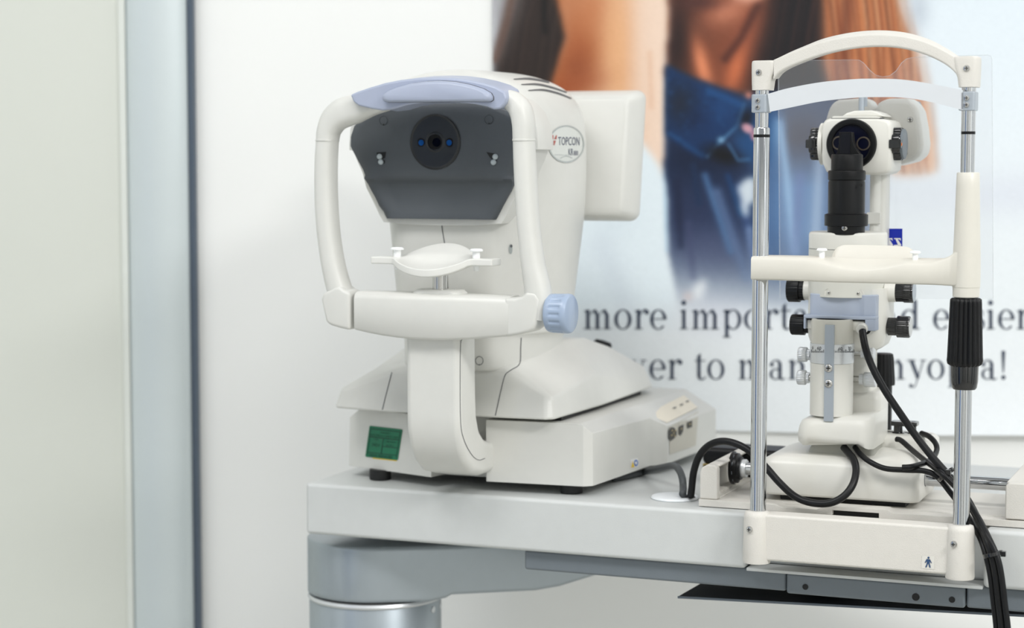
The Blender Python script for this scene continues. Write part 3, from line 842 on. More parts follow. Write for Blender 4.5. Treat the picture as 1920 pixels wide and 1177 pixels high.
# front column with degree scale, cover strip and two screws
cx, cy = .0576, .096
zr0, zr1 = T.on(1560, 683.5, 1, .072).z, T.on(1560, 646, 1, .072).z
bm = bmesh.new(); lathe(bm, [(.0225, .1038), (.0238, .1044), (.0238, zr0)], (cx, cy, 0), (0, 0, 1), 56); sobj('scale_column', bm, M['white2'], sharp=50)
bm = bmesh.new(); lathe(bm, [(.0230, zr0), (.0243, zr0 + .0003), (.0243, zr1 - .0003), (.0236, zr1)], (cx, cy, 0), (0, 0, 1), 56); RING = lab(sobj('scale_ring', bm, M['alu'], sharp=50), 'silver ring with a degree scale')
bm = bmesh.new(); lathe(bm, [(.0234, zr1), (.0232, .187), (.0234, .2085), (.0226, .2110), (.0205, .2117), (.0180, .2112), (.0175, .2082), (.0001, .2077)], (cx, cy, 0), (0, 0, 1), 56); CT = sobj('column_head', bm, mat('column_head_beige', (206, 204, 194), .4), sharp=50)
bm = bmesh.new(); lathe(bm, [(.0160, .2086), (.0001, .2086)], (cx, cy, 0), (0, 0, 1), 32, cap=False); obj('dark_socket', bm, M['pit'], CT, OS)
bm = bmesh.new(); sa, sb = T.on(1545.5, 690, 1, .0706).x, T.on(1563, 690, 1, .0706).x
prism(bm, [(sa, .0706), (sb, .0706), (sb, .0752), (sa, .0752)], 'xy', .0995, .2065)
STRIP = lab(sobj('cover_strip', bm, M['clamp'], bev=.0004, seg=2), 'flat grey metal strip')
for v in (690, 719):
    p = T.on(1553.3, v, 1, .0705); screw('screw', (p.x, .0705, p.z), (0, -1, 0), .0047, STRIP, OS)
bpy.context.view_layer.update()
tr = bvh_world(RING)
f = []
for a0, a1 in ((1521.5, 1544), (1563.5, 1600)):
    n = int((a1 - a0) / 2.3)
    for k in range(n + 1):
        u = a0 + (a1 - a0) * k / n; h = 6 if k % 3 == 0 else 3.6
        f.append([(u, 661 - h), (u + .9, 661 - h), (u + .9, 661), (u, 661)])
def put_text(s, u, v, h, sx=1.0, slope=0.0, bold=False):
    q, w = text_faces(s, lambda x, y: (u + x * h * sx, v - y * h + slope * x * h * sx), 1.0, bold); return q
f += put_text('60', 1532, 655.5, 8.6, .95); f += put_text('60', 1571.5, 656.5, 8.6, .95); f += put_text('30', 1589.5, 655.5, 8.4, .8); f += put_text('0', 1522.5, 655.0, 8.4, .7)
decal('scale_print', f, tr, M['inkd'], RING, T, OS, .0004)
# knurled silver thumbscrews
def thumb(p, s, L=.0105, r=.0083, shaft=.0):
    bm = bmesh.new()
    lathe(bm, [(.0001, 0), (r * .9, 0), (r, .0012), (r, L * .68), (r * .93, L * .72), (r * .74, L * .76), (r * .74, L), (.0001, L)], p, (-s, 0, 0), 96, ribs=24, depth=.0005)
    t = sobj('thumbscrew', bm, M['alu'], sharp=50)
    if shaft:
        bm = bmesh.new(); lathe(bm, [(.0037, -.002), (.0037, shaft)], (p[0] - s * L, p[1], p[2]), (-s, 0, 0), 20); obj('shaft', bm, M['steel'], t, OS)
for v in (664, 707):
    q = T.on(1497.5 if v == 664 else 1495.5, v, 1, cy + .004); thumb((q.x, cy + .004, q.z), -1, .0135, .0083, .006)
q = T.on(1640, 662, 1, cy + .02); thumb((q.x, cy + .02, q.z), 1, .0150, .0080, .012)
q = T.on(1642, 712, 1, cy + .02); thumb((q.x, cy + .02, q.z), 1, .0180, .0083, .016)
# lower body with the pale blue bracket in front
bm = bmesh.new()
def bsec(z, x0, x1, y0, y1, r): return [(p[0], p[1], z) for p in rrect(x0, x1, y0, y1, r, 6)]
loft(bm, [bsec(.1730, .045, .085, .120, .165, .012), bsec(.1745, .034, .100, .112, .172, .016), bsec(.180, .0275, .108, .107, .178, .018), bsec(.190, .0245, .1115, .105, .180, .018), bsec(.2075, .0240, .1130, .105, .180, .018), bsec(.245, .0240, .1130, .105, .180, .02)])
sobj('lower_body', bm, M['white2'], sharp=60)
bm = bmesh.new()
pl = [(.0305, .1050), (.0330, .0925), (.0360, .0900), (.0430, .0885), (.058, .0885), (.070, .0880), (.082, .0885), (.0860, .0905), (.0900, .0905), (.0940, .0885), (.0955, .0885), (.1115, .0885), (.1118, .118), (.0305, .118)]
lo = T.on(1585, 595, 1, .089).z; hi = T.on(1585, 553, 1, .089).z
pl = [((x - .0035 if x > .1 else x) - .002, y + .008 if y < .11 else y) for x, y in pl]
prism(bm, pl, 'xy', lo, hi)
prism(bm, [(.0255, .0930), (.1065, .0930), (.1065, .118), (.0255, .118)], 'xy', lo - .0025, lo + .0015)
prism(bm, [(.0945, .0930), (.1065, .0930), (.1065, .118), (.0945, .118)], 'xy', lo - .0145, lo - .0020)
prism(bm, [(.0255, .0930), (.0280, .0930), (.0280, .118), (.0255, .118)], 'xy', lo - .0145, lo - .0020)
sobj('bracket', bm, M['blue2'], bev=.0011, seg=3)
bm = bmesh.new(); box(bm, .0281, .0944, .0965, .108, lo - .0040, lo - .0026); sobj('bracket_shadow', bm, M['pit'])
for b_ in ((.0284, .0350, .0980), (.0770, .0942, .0960)):
    bm = bmesh.new(); box(bm, b_[0], b_[1], b_[2], .104, lo - .015, lo - .0042); sobj('plug_block', bm, M['white2'], bev=.0015, seg=3)
bm = bmesh.new(); q = T.on(1622, 616, 1, .0955); lathe(bm, [(.0068, 0), (.0068, .0008), (.0001, .0008)], (q.x, .0960, q.z), (0, -1, 0), 28); sobj('cable_port', bm, M['pit'])
bm = bmesh.new(); q = T.on(1617, 617, 1, .091); lathe(bm, [(.0062, 0), (.0062, .006), (.0058, .0068), (.0001, .0068)], (q.x - .0003, .0952, q.z + .0012), (-.05, -1, -.25), 28); sobj('cable_sleeve', bm, M['white2'])
# black knobs on either side
def knob(u, v, y, s, L, r, ribs=24, step=None, m='black', y2=None, collar=None):
    q = T.on(u, v, 1, y)
    bm = bmesh.new()
    st = step or [(1.0, 0), (1.0, .72), (.86, .74), (.86, 1.0)]
    prof = [(.0001, 0), (r * .92, 0), (r, .0012)] + [(r * k, L * t) for k, t in st[1:]] + [(.0001, L)]
    lathe(bm, prof, (q.x, y, q.z), (-s, 0, 0), 120, ribs=ribs, depth=.0004)
    k = sobj('knob', bm, M[m], sharp=45)
    if collar:
        r2, L2 = collar; bm = bmesh.new(); lathe(bm, [(r2, 0), (r2 * 1.05, L2)], (q.x - s * L, y, q.z), (-s, 0, 0), 32); obj('collar', bm, M['white2'], k, OS)
    return k
knob(1478, 542, .135, -1, .0195, .0145, collar=(.0118, .013))
k = knob(1714, 547, .135, 1, .0195, .0125, step=[(1, 0), (1, .55), (.93, .57), (.93, 1)], m='gloss', collar=(.0118, .012))
q = T.on(1714, 547, 1, .135); bm = bmesh.new(); lathe(bm, [(.0001, .0004), (.0112, .0004), (.0112, -.0004)], (q.x, .135, q.z), (1, 0, 0), 32); lab(obj('end_disc', bm, M['clamp'], k, OS), 'grey end disc')
knob(1484, 608, .130, -1, .0225, .0118, step=[(1, 0), (1, .70), (.8, .74), (.8, 1)])
k = knob(1707, 613, .130, 1, .0245, .0122, step=[(1, 0), (1, .58), (.82, .62), (.82, 1)], m='gloss')
q = T.on(1707, 613, 1, .130); bm = bmesh.new(); lathe(bm, [(.0001, .0004), (.0106, .0004), (.0106, -.0004)], (q.x, .130, q.z), (1, 0, 0), 32); lab(obj('end_disc', bm, M['steel'], k, OS), 'grey end disc')
# big drum under the lamp tube, with its seam and the small screwed plate
dx, dy = .0657, .134
bm = bmesh.new(); lathe(bm, [(.0430, .2350), (.0438, .2355), (.0438, .2880)], (dx, dy, 0), (0, 0, 1), 72); DR = sobj('drum', bm, mat('drum_grey_white', (214, 214, 206), .4), sharp=50)
bm = bmesh.new(); lathe(bm, [(.0432, .2880), (.0432, .2886)], (dx, dy, 0), (0, 0, 1), 72); obj('seam', bm, M['seam'], DR, OS)
bm = bmesh.new(); lathe(bm, [(.0437, .2886), (.0437, .3040), (.0428, .3064), (.0410, .3072), (.0001, .3072)], (dx, dy, 0), (0, 0, 1), 72); obj('drum_cap', bm, M['white2'], DR, OS, sharp=50)
bpy.context.view_layer.update(); tr = bvh_world(DR)
pl = [(1549 + 4 * math.cos(a) if False else x, y) for x, y in [(1551, 541), (1615, 543), (1620, 547), (1620.5, 556), (1546, 554), (1547, 545)] for a in (0,)]
PLT = decal('name_plate', [pl], tr, M['white2'], DR, T, OS, .0008)
for u, v in ((1554.5, 548.5), (1609, 550)):
    h = tr.ray_cast(EYE_V, sight(u, v).normalized())
    if h[0]: screw('screw', T.loc(h[0]), (0, -1, 0), .0019, PLT, OS)
# black lamp tube with its mirror prism
tx, ty = .0686, .110
zt = lambda v: T.on(1590, v, 1, ty - .02).z
def tb(name, segs, m, parent=None, n=56, **k):
    bm = bmesh.new(); lathe(bm, segs, (tx, ty, 0), (0, 0, 1), n); return sobj(name, bm, m, parent, sharp=45, **k)
TU = tb('lamp_tube', [(.0205, .3050), (.0208, zt(425)), (.0208, zt(420)), (.0203, zt(404)), (.0203, zt(342)), (.0196, zt(340)), (.0196, zt(338)), (.0207, zt(337)), (.0207, zt(322)), (.0200, zt(320)), (.0176, zt(319)), (.0174, zt(291)), (.0166, zt(289)), (.0001, zt(289))], M['black'])
tb('grip_ring', [(.0210, zt(425)), (.0240, zt(424)), (.0240, zt(403)), (.0208, zt(401))], M['black'], TU)
q = T.on(1583.5, 427.5, 1, ty - .0205); screw('screw', (q.x, ty - .0209, q.z), (0, -1, 0), .0034, TU, OS)
q = T.on(1613, 347, 1, ty - .018); bm = bmesh.new(); lathe(bm, [(.0020, 0), (.0020, .0006), (.0001, .0006)], (q.x, ty - .0165, q.z), (.6, -.8, 0), 16); obj('pin_hole', bm, M['pit'], TU, OS)
bm = bmesh.new()
pz0, pz1 = zt(290), zt(247)
prism(bm, [(tx - .0120, pz0), (tx + .0150, pz0), (tx + .0085, pz0 + .009), (tx + .0065, pz0 + .016), (tx + .0055, pz1), (tx - .0085, pz1), (tx - .0085, pz0 + .012), (tx - .0100, pz0 + .004)], 'xz', ty - .004, ty + .010)
PR = sobj('mirror_prism', bm, M['black'], TU, bev=.0004, seg=2)
bm = bmesh.new(); box(bm, tx - .0070, tx + .0042, ty - .0046, ty - .0040, pz0 + .001, pz1 - .0015); lab(obj('mirror', bm, M['glassdark'], TU, OS), 'dark mirror glass')
# microscope head: rounded white box with the objective ring
hy0, hy1 = .145, .205
bm = bmesh.new()
hd = [(1541, 240), (1543, 232), (1548, 225), (1556, 222), (1648, 222), (1662, 224), (1670, 228), (1673, 236), (1673, 300), (1672, 318), (1664, 325), (1652, 328), (1560, 327), (1550, 322), (1543, 306), (1541, 290)]
P = T.pts(hd, 1, hy0 + .006)
c0 = sum(p.x for p in P) / len(P); c1 = sum(p.z for p in P) / len(P)
ring = lambda s, y: [(c0 + (p.x - c0) * s, y, c1 + (p.z - c1) * s) for p in P]
loft(bm, [ring(.90, hy0), ring(.955, hy0 + .0008), ring(.985, hy0 + .003), ring(1, hy0 + .007), ring(1, hy1), ring(.9, hy1 + .01)])
HD = sobj('microscope_head', bm, M['white2'], sharp=60)
bm = bmesh.new()
P2 = T.pts([(1560, 219.5), (1563, 217.5), (1640, 217.5), (1650, 219), (1650, 221.5), (1560, 221.5)], 1, hy0 + .003)
prism(bm, [(p.x, p.z) for p in P2], 'xz', hy0 + .003, hy1); sobj('top_plate', bm, M['white2'], HD, bev=.0004, seg=2)
bm = bmesh.new()
P2 = T.pts([(1580, 219), (1590, 212), (1604, 208), (1636, 207), (1650, 211), (1662, 219)], 1, hy0 + .02)
prism(bm, [(p.x, p.z) for p in P2], 'xz', hy0 + .012, hy1); sobj('top_dome', bm, M['white2'], HD, bev=.002, seg=3)
bm = bmesh.new()
a_, b_ = T.on(1558, 221.6, 1, hy0 + .002), T.on(1652, 221.6, 1, hy0 + .002)
box(bm, a_.x, b_.x, hy0 + .0035, hy0 + .02, a_.z - .0005, a_.z + .0003); obj('seam', bm, M['seam'], HD, OS)
LC = T.on(1597, 270, 1, hy0)
bm = bmesh.new(); lathe(bm, [(.0285, -.004), (.0285, .0025), (.0275, .0042), (.0240, .0046), (.0218, .0036), (.0210, -.004), (.0210, -.010)], (LC.x, hy0, LC.z), (0, -1, 0), 64, cap=False)
RG = sobj('objective_ring', bm, M['black'], sharp=50)
bm = bmesh.new(); lathe(bm, [(.0214, .0010), (.0001, .0010)], (LC.x, hy0, LC.z), (0, -1, 0), 48, cap=False); lab(obj('objective_lens', bm, M['lensblue'], RG, OS), 'dark blue coated lens')
for u, v in ((1573, 268), (1619, 269)):
    q = T.on(u, v, 1, hy0 - .001); bm = bmesh.new()
    lathe(bm, [(.0078, 0), (.0078, .0004), (.0062, .0005), (.0062, .0)], (q.x, hy0 - .0014, q.z), (0, -1, 0), 36, cap=False); lab(obj('lens_rim', bm, mat('lens_rim_bronze', (96, 88, 78), .3, .6), RG, OS), 'thin bronze rim seen through the lens')
# magnification knobs left and right of the head
for u, s, L in ((1540.5, -1, .0115), (1667, 1, .0150)):
    q = T.on(u, 270, 1, hy0 + .02); x = q.x
    bm = bmesh.new(); lathe(bm, [(.0225, -.004), (.0240, .0), (.0200, .0010)] if s < 0 else [(.0170, -.004), (.0175, .0), (.0160, .0008)], (x, hy0 + .022, q.z), (s, 0, 0), 44); c = sobj('knob_seat', bm, M['white2'], sharp=50)
    bm = bmesh.new(); lathe(bm, [(.0190, .0008), (.0195, .002), (.0195, L - .0015), (.0185, L), (.0001, L)], (x, hy0 + .022, q.z), (s, 0, 0), 160, ribs=8, depth=.0032)
    kb = sobj('magnification_knob', bm, M['gloss'], sharp=40)
    bm = bmesh.new(); b0 = (x + s * (L * .25)); b1 = x + s * (L + .0025)
    box(bm, min(b0, b1), max(b0, b1), hy0 - .001, hy0 + .010, q.z - .0050, q.z + .0050); obj('grip_bar', bm, M['gloss'], kb, OS, bev=.0012, seg=2)
    if s > 0:
        bm = bmesh.new(); lathe(bm, [(.0170, L), (.0170, L + .0025), (.0160, L + .003), (.0001, L + .003)], (x, hy0 + .022, q.z), (s, 0, 0), 48); d_ = lab(obj('dial', bm, M['beam'], kb, OS), 'grey dial disc')
        bm = bmesh.new(); box(bm, b1 - .0003, b1 + .0004, hy0 + .001, hy0 + .0035, q.z - .0022, q.z + .0012); lab(obj('dial_mark', bm, M['orange'], d_, OS), 'small orange mark')
# binocular body behind the head: two rounded eyepiece housings and a chrome post between
def plate(name, uv, y0, y1, m, bev, parent=None):
    P = T.pts(uv, 1, y0); bm = bmesh.new(); prism(bm, [(p.x, p.z) for p in P], 'xz', y0, y1); return sobj(name, bm, M[m], parent, bev=bev, seg=4)
plate('eyepiece_housing', [(1546, 232), (1552, 210), (1558, 196), (1566, 190), (1572, 187), (1618, 184), (1630, 188), (1636, 200), (1640, 232)], .207, .245, 'white2', .004)
plate('eyepiece_housing', [(1640, 206), (1645, 194), (1654, 186), (1672, 184), (1700, 184), (1712, 190), (1722, 208), (1728, 240), (1731, 270), (1728, 290), (1712, 302), (1690, 308), (1672, 312), (1648, 300), (1640, 250)], .207, .262, 'white2', .007)
plate('eyepiece_rim', [(1712, 188), (1722, 190), (1729, 205), (1730, 222), (1727, 226)], .262, .275, 'beam', .001)
for u, v in ((1706.5, 224), (1696.5, 287)):
    q = T.on(u, v, 1, .2065); screw('screw', (q.x, .2068, q.z), (0, -1, 0), .0034, SL, OS)
bm = bmesh.new(); q = T.on(1615.5, 200, 1, .180); lathe(bm, [(.0034, T.on(1615, 209, 1, .18).z), (.0034, T.on(1615, 180, 1, .18).z)], (q.x, .180, 0), (0, 0, 1), 20); sobj('post', bm, M['clamp'])
bm = bmesh.new(); q = T.on(1622, 193, 1, .182); box(bm, q.x - .002, q.x + .002, .180, .186, q.z - .004, q.z + .008); sobj('post_block', bm, M['clamp'])
# microscope arm behind the drum
bm = bmesh.new()
a0, a1 = T.on(1629, 430, 1, .17), T.on(1675, 430, 1, .17)
zt_, zb_ = T.on(1650, 318, 1, .17).z, .26
prism(bm, rrect(a0.x, a1.x - .016, .168, .200, .006, 5), 'xy', zb_, zt_)
prism(bm, rrect(a0.x + .006, a1.x - .0105, .178, .2055, .006, 5), 'xy', zb_, zt_)
sobj('microscope_arm', bm, M['white'], sharp=60)
bm = bmesh.new(); q = T.on(1640, 400, 1, .166); box(bm, a0.x - .002, a0.x + .014, .1655, .170, q.z - .012, q.z + .001); sobj('arm_step', bm, M['white'], bev=.001, seg=2)
# joystick behind the pedestal
q = T.on(1655, 718, 1, .215); q2 = T.on(1655, 665, 1, .215)
bm = bmesh.new(); lathe(bm, [(.0140, q.z - .002), (.0142, q.z + .003), (.0125, q2.z - .004), (.0115, q2.z + .001), (.0095, q2.z + .002), (.0001, q2.z + .002)], (q.x, .215, 0), (0, 0, 1), 90, ribs=18, depth=.0006)
JS = sobj('joystick', bm, M['black'], sharp=50)
bm = bmesh.new(); lathe(bm, [(.011, .020), (.011, q.z - .001)], (q.x, .215, 0), (0, 0, 1), 24); obj('stalk', bm, M['black'], JS, OS)
bm = bmesh.new(); box(bm, q.x - .03, q.x + .03, .190, .240, .0003, .021); obj('joystick_box', bm, M['white2'], JS, OS, bev=.003)
# cable clip on the motor housing
q = T.on(1703, 845, 1, .150); z0 = .0782
bm = bmesh.new(); cxk, cyk = .1270, .162
lathe(bm, [(.0065, z0 - .0002), (.0070, z0 + .0008), (.0052, z0 + .0012), (.0048, z0 + .009)], (cxk - .007, cyk, 0), (0, 0, 1), 24)
lathe(bm, [(.0060, z0 - .0002), (.0060, z0 + .0010), (.0040, z0 + .0014), (.0036, z0 + .009)], (cxk + .009, cyk + .004, 0), (0, 0, 1), 24)
CLIP = sobj('cable_clip', bm, M['gloss'], sharp=45)
bm = bmesh.new(); prism(bm, rrect(cxk - .015, cxk + .015, cyk - .007, cyk + .011, .003, 4), 'xy', z0 + .0085, z0 + .0135); obj('clip_bar', bm, M['gloss'], CLIP, OS, bev=.0012, seg=2)
# clear breath shield with the printed logo, seen from its back
sh = [(1462, 560), (1459, 114), (1600, 112), (1612, 113), (1620, 119), (1630, 131), (1642, 141), (1655, 144), (1668, 142), (1680, 133), (1690, 118), (1700, 110), (1716, 107), (1852, 103), (1858, 105), (1860, 110), (1862, 560)]
ys = .2058
def shield():
    P = T.pts(sh, 1, ys); bm = bmesh.new()
    prism(bm, [(p.x, p.z) for p in P], 'xz', ys, ys + .0016)
    m = bpy.data.materials.new('clear_acrylic'); m.use_nodes = True
    nt = m.node_tree; nt.nodes.clear()
    o = nt.nodes.new('ShaderNodeOutputMaterial'); t = nt.nodes.new('ShaderNodeBsdfTransparent'); g = nt.nodes.new('ShaderNodeBsdfGlossy'); d = nt.nodes.new('ShaderNodeBsdfDiffuse')
    t.inputs[0].default_value = (.985, .987, .99, 1); g.inputs['Roughness'].default_value = .05
    d.inputs[0].default_value = (.9, .92, .95, 1)
    fr = nt.nodes.new('ShaderNodeFresnel'); fr.inputs[0].default_value = 1.3
    a = nt.nodes.new('ShaderNodeMixShader'); b = nt.nodes.new('ShaderNodeMixShader')
    a.inputs[0].default_value = .055
    nt.links.new(t.outputs[0], a.inputs[1]); nt.links.new(d.outputs[0], a.inputs[2])
    nt.links.new(fr.outputs[0], b.inputs[0]); nt.links.new(a.outputs[0], b.inputs[1]); nt.links.new(g.outputs[0], b.inputs[2]); nt.links.new(b.outputs[0], o.inputs[0])
    s = lab(sobj('breath_shield', bm, m, sharp=30), 'clear plastic breath shield with a scooped top edge')
    # rim catches the light
    bm = bmesh.new()
    pts = [(p.x, ys + .0008, p.z) for p in P]
    tube(bm, pts[1:], .00035, 6, smooth=False)
    mr = mat('acrylic_edge', (222, 226, 230), .2, alpha=.28); obj('shield_edge', bm, mr, s, OS)
    # logo
    bm = bmesh.new(); q = T.pts([(1640, 428.5), (1692, 428.5), (1692, 500), (1640, 500)], 1, ys - .0002)
    prism(bm, [(p.x, p.z) for p in q], 'xz', ys - .0004, ys - .0001); lg = obj('logo_plate', bm, M['zblue'], s, OS)
    bm = bmesh.new()
    def S(poly):
        q = T.pts(poly, 1, ys - .0006); face(bm, [bm.verts.new(p) for p in q])
    for du in (0, -15.5):
        S([(1676.5 + du, 446.3), (1688.5 + du, 446.3), (1689.2 + du, 451.2), (1686.2 + du, 448.6), (1676.3 + du, 448.0)])
        S([(1678.4 + du, 446.8), (1682.4 + du, 447.2), (1689.8 + du, 458.6), (1689.6 + du, 461.0), (1684.2 + du, 460.2)])
        S([(1675.6 + du, 459.2), (1684.6 + du, 458.6), (1688.6 + du, 461.6), (1676.0 + du, 460.6)])
    obj('logo_letters', bm, M['stickw'], lg, OS)
    bm = bmesh.new(); box(bm, dx - .02, dx + .02, dy + .04, ys - .0002, .262, .285); obj('shield_mount', bm, M['white2'], s, OS)
shield()
# yellow warning mark on the right end of the carriage
bpy.context.view_layer.update(); tr = bvh_world(CAR)
decal('warning_mark', [[(1742.5, 915), (1747.5, 913), (1748, 921), (1743, 924)]], tr, M['yellow'], CAR, T, OS, .0003)
# ------------------------------------------------------------------ autorefractor
OK_ = (0, .18, 0)
AR = thing('autorefractor', 'white tabletop autorefractor with a charcoal face plate and pale blue forehead rest', 'autorefractor', K.w(OK_), K.deg)
def aobj(name, bm, m, parent=None, **k): return obj(name, bm, m, parent or AR, OK_, **k)
# base with a slot at the front for the chin rest stalk
Ao = [(-.1635, .038, .072), (-.0317, -.0035, .0835), (-.0270, .024, .0835), (.0380, .024, .0835), (.0405, -.0055, .0835), (.1587, .0050, .0830), (.1672, .0135, .0735), (.1790, .181, .0715), (.1935, .204, .060), (.2010, .385, .060), (.195, .395, .060), (-.150, .41, .070), (-.175, .22, .072)]
Bo = [(-.1460, .036), (-.0317, -.0030), (-.0270, .024), (.0380, .024), (.0405, -.0050), (.1490, .0045), (.1530, .0100), (.1560, .181), (.1600, .204), (.1620, .375), (.158, .385), (-.130, .40), (-.155, .22)]
bm = bmesh.new()
loft(bm, [[(x, y, .0120) for x, y, z in Ao], [(x - .001 * (1 if x > 0 else -1), y + .001, z) for x, y, z in Ao], [(x, y, .0848) for x, y in Bo]])
bmesh.ops.triangulate(bm, faces=[f for f in bm.faces if len(f.verts) > 6])
BS = aobj('base', bm, M['white'], bev=.0032, seg=4)
bm = bmesh.new(); box(bm, -.12, .125, .02, .30, .0850, .0895); aobj('gap_plate', bm, M['pit'])
for x, y in ((.1355, .026), (-.1142, .026), (.13, .30), (-.11, .31)):
    bm = bmesh.new(); lathe(bm, [(.0115, .0002), (.0132, .0010), (.0132, .0128)], (x, y, 0), (0, 0, 1), 32); aobj('rubber_foot', bm, M['rubber'])
# cream connector slope and the ports on the right flank
bpy.context.view_layer.update(); TRB = bvh_world(BS)
slope = [(1216, 778), (1276, 741), (1288, 735), (1300, 752), (1309, 766), (1252, 791)]
decal('connector_label', [[(1214, 775), (1282, 741), (1308, 764), (1250, 793)]], TRB, M['creamp'], BS, K, OK_, .0005)
def gridquad(tl, tr_, br, bl, n=6):
    f = quad_map(tl, tr_, br, bl)
    return [[f(i / n, j / n), f((i + 1) / n, j / n), f((i + 1) / n, (j + 1) / n), f(i / n, (j + 1) / n)] for i in range(n) for j in range(n)]
decal('port_panel', gridquad((1254, 801), (1309, 771), (1304, 835), (1255, 852)), TRB, mat('port_panel_beige', (198, 194, 182), .5), BS, K, OK_, .0005)
decal('label_marks', [[(u - 3, v - 1), (u + 3, v - 2.5), (u + 3.5, v - .5), (u - 2.5, v + 1.2)] for u, v in ((1264, 766), (1277, 760), (1288, 754))], TRB, M['seam'], BS, K, OK_, .0012)
for pts in ([(1252, 806), (1256, 801), (1262, 801), (1267, 808), (1267, 816), (1262, 822), (1256, 826), (1252, 822)], [(1271, 800), (1280, 795), (1279, 808), (1275, 816), (1271, 814)], [(1287, 792), (1296, 788), (1296, 800), (1287, 803)]):
    decal('port', [pts], TRB, M['port'], BS, K, OK_, .0014)
decal('port_pins', [[(u, v), (u + 2.2, v - 1), (u + 2.2, v + 1.2), (u, v + 2)] for u, v in ((1257, 806), (1260, 811), (1256, 815), (1262, 816), (1263, 806), (1274, 803), (1290, 794))], TRB, M['brass'], BS, K, OK_, .0019)
st = decal('warning_sticker', gridquad((1181.5, 861), (1195.5, 858), (1196, 874.5), (1182, 878.5), 2), TRB, M['stickw'], BS, K, OK_, .0004)
decal('triangle', [[(1182.5, 876.5), (1185.2, 863.5), (1188.6, 875.2)]], TRB, M['yellow'], st, K, OK_, .0008)
decal('round_mark', [[(1191.6 + 3.7 * math.cos(a), 867.6 + 6.2 * math.sin(a)) for a in np.linspace(0, 2 * PI, 18, endpoint=False)]], TRB, M['stickb'], st, K, OK_, .0008)
decal('round_mark_inner', [[(1191.0 + 1.9 * math.cos(a), 867.6 + 3.2 * math.sin(a)) for a in np.linspace(0, 2 * PI, 14, endpoint=False)]], TRB, M['stickw'], st, K, OK_, .0011)
# green safety test sticker
gm = quad_map((693.6, 797.8), (755.6, 804.8), (746.4, 862.6), (685.4, 856.0))
def gq(a0, b0, a1, b1): return [gm(a0, b0), gm(a1, b0), gm(a1, b1), gm(a0, b1)]
ys_ = decal('yellow_backing', [gq(.22, .6, .97, 1.035)], TRB, M['yellow'], BS, K, OK_, .0003)
gs = decal('safety_test_sticker', [[gm(a, b) for a, b in rrect(0, 1, 0, 1, .04, 4)]], TRB, M['green'], BS, K, OK_, .0007)
L = .010; f = []
for a0, b0, a1, b1 in ((.055, .075, .945, .10), (.055, .335, .945, .36), (.055, .835, .945, .855), (.46, .36, .485, .84), (.485, .60, .945, .62), (.045, .075, .065, .93), (.935, .075, .955, .93)):
    f.append(gq(a0, b0, a1, b1))
def gtext(s, x, y, h, w):
    q, ww = text_faces(s, lambda a, b: (a, b), 1.0)
    return [[gm(x + p[0] / ww * w, y - p[1] * h) for p in fc] for fc in q]
f += gtext('PASSED', .36, .20, .085, .28) + gtext('ELECTRICAL SAFETY TEST', .08, .31, .085, .84) + gtext('ITEM', .20, .44, .07, .12) + gtext('3424', .15, .64, .15, .24)
f += gtext('RETEST', .58, .47, .085, .28) + gtext('Jan 2022', .58, .58, .075, .24) + gtext('0844 8004180', .12, .97, .14, .70)
decal('sticker_print', f, TRB, M['greend'], gs, K, OK_, .0010)
# moving cover over the base
def S3(*rows): return [[p for p in r] for r in rows]
r0 = [(-.1525, -.0145, .0900), (-.089, -.0204, .0895), (.0557, -.0185, .0895), (.1195, -.0172, .0900), (.1290, -.0100, .0900), (.1352, .136, .0905), (.1330, .325, .0920), (.120, .345, .0925), (-.12, .345, .0925), (-.150, .325, .092), (-.158, .136, .0905), (-.158, -.008, .09)]
r1 = [(-.1460, -.0110, .1120), (-.0870, -.0100, .1330), (.0510, -.0090, .1340), (.1165, -.0090, .1130), (.1240, -.0030, .1140), (.1240, .136, .1290), (.1225, .320, .1200), (.112, .335, .1190), (-.11, .335, .119), (-.138, .320, .12), (-.146, .136, .129), (-.151, -.003, .114)]
r2 = [(-.1000, -.0030, .1340), (-.0700, -.0040, .1410), (.0480, -.0040, .1410), (.0760, -.0030, .1360), (.0860, .0060, .1380), (.1010, .136, .1560), (.0980, .250, .1520), (.085, .290, .1400), (-.08, .290, .14), (-.11, .25, .152), (-.118, .136, .156), (-.110, .006, .138)]
r3 = [(-.0680, -.0010, .1440), (-.0560, -.0020, .1455), (.0440, -.0020, .1455), (.0600, -.0010, .1450), (.0680, .012, .1480), (.0860, .120, .1700), (.0860, .200, .1660), (.070, .24, .1500), (-.07, .24, .15), (-.10, .20, .166), (-.10, .12, .17), (-.08, .012, .148)]
bm = bmesh.new(); loft(bm, [r0, r1, r2, r3])
bmesh.ops.triangulate(bm, faces=[f for f in bm.faces if len(f.verts) > 6])
CV = aobj('sliding_cover', bm, M['white'], bev=.0035, seg=4)
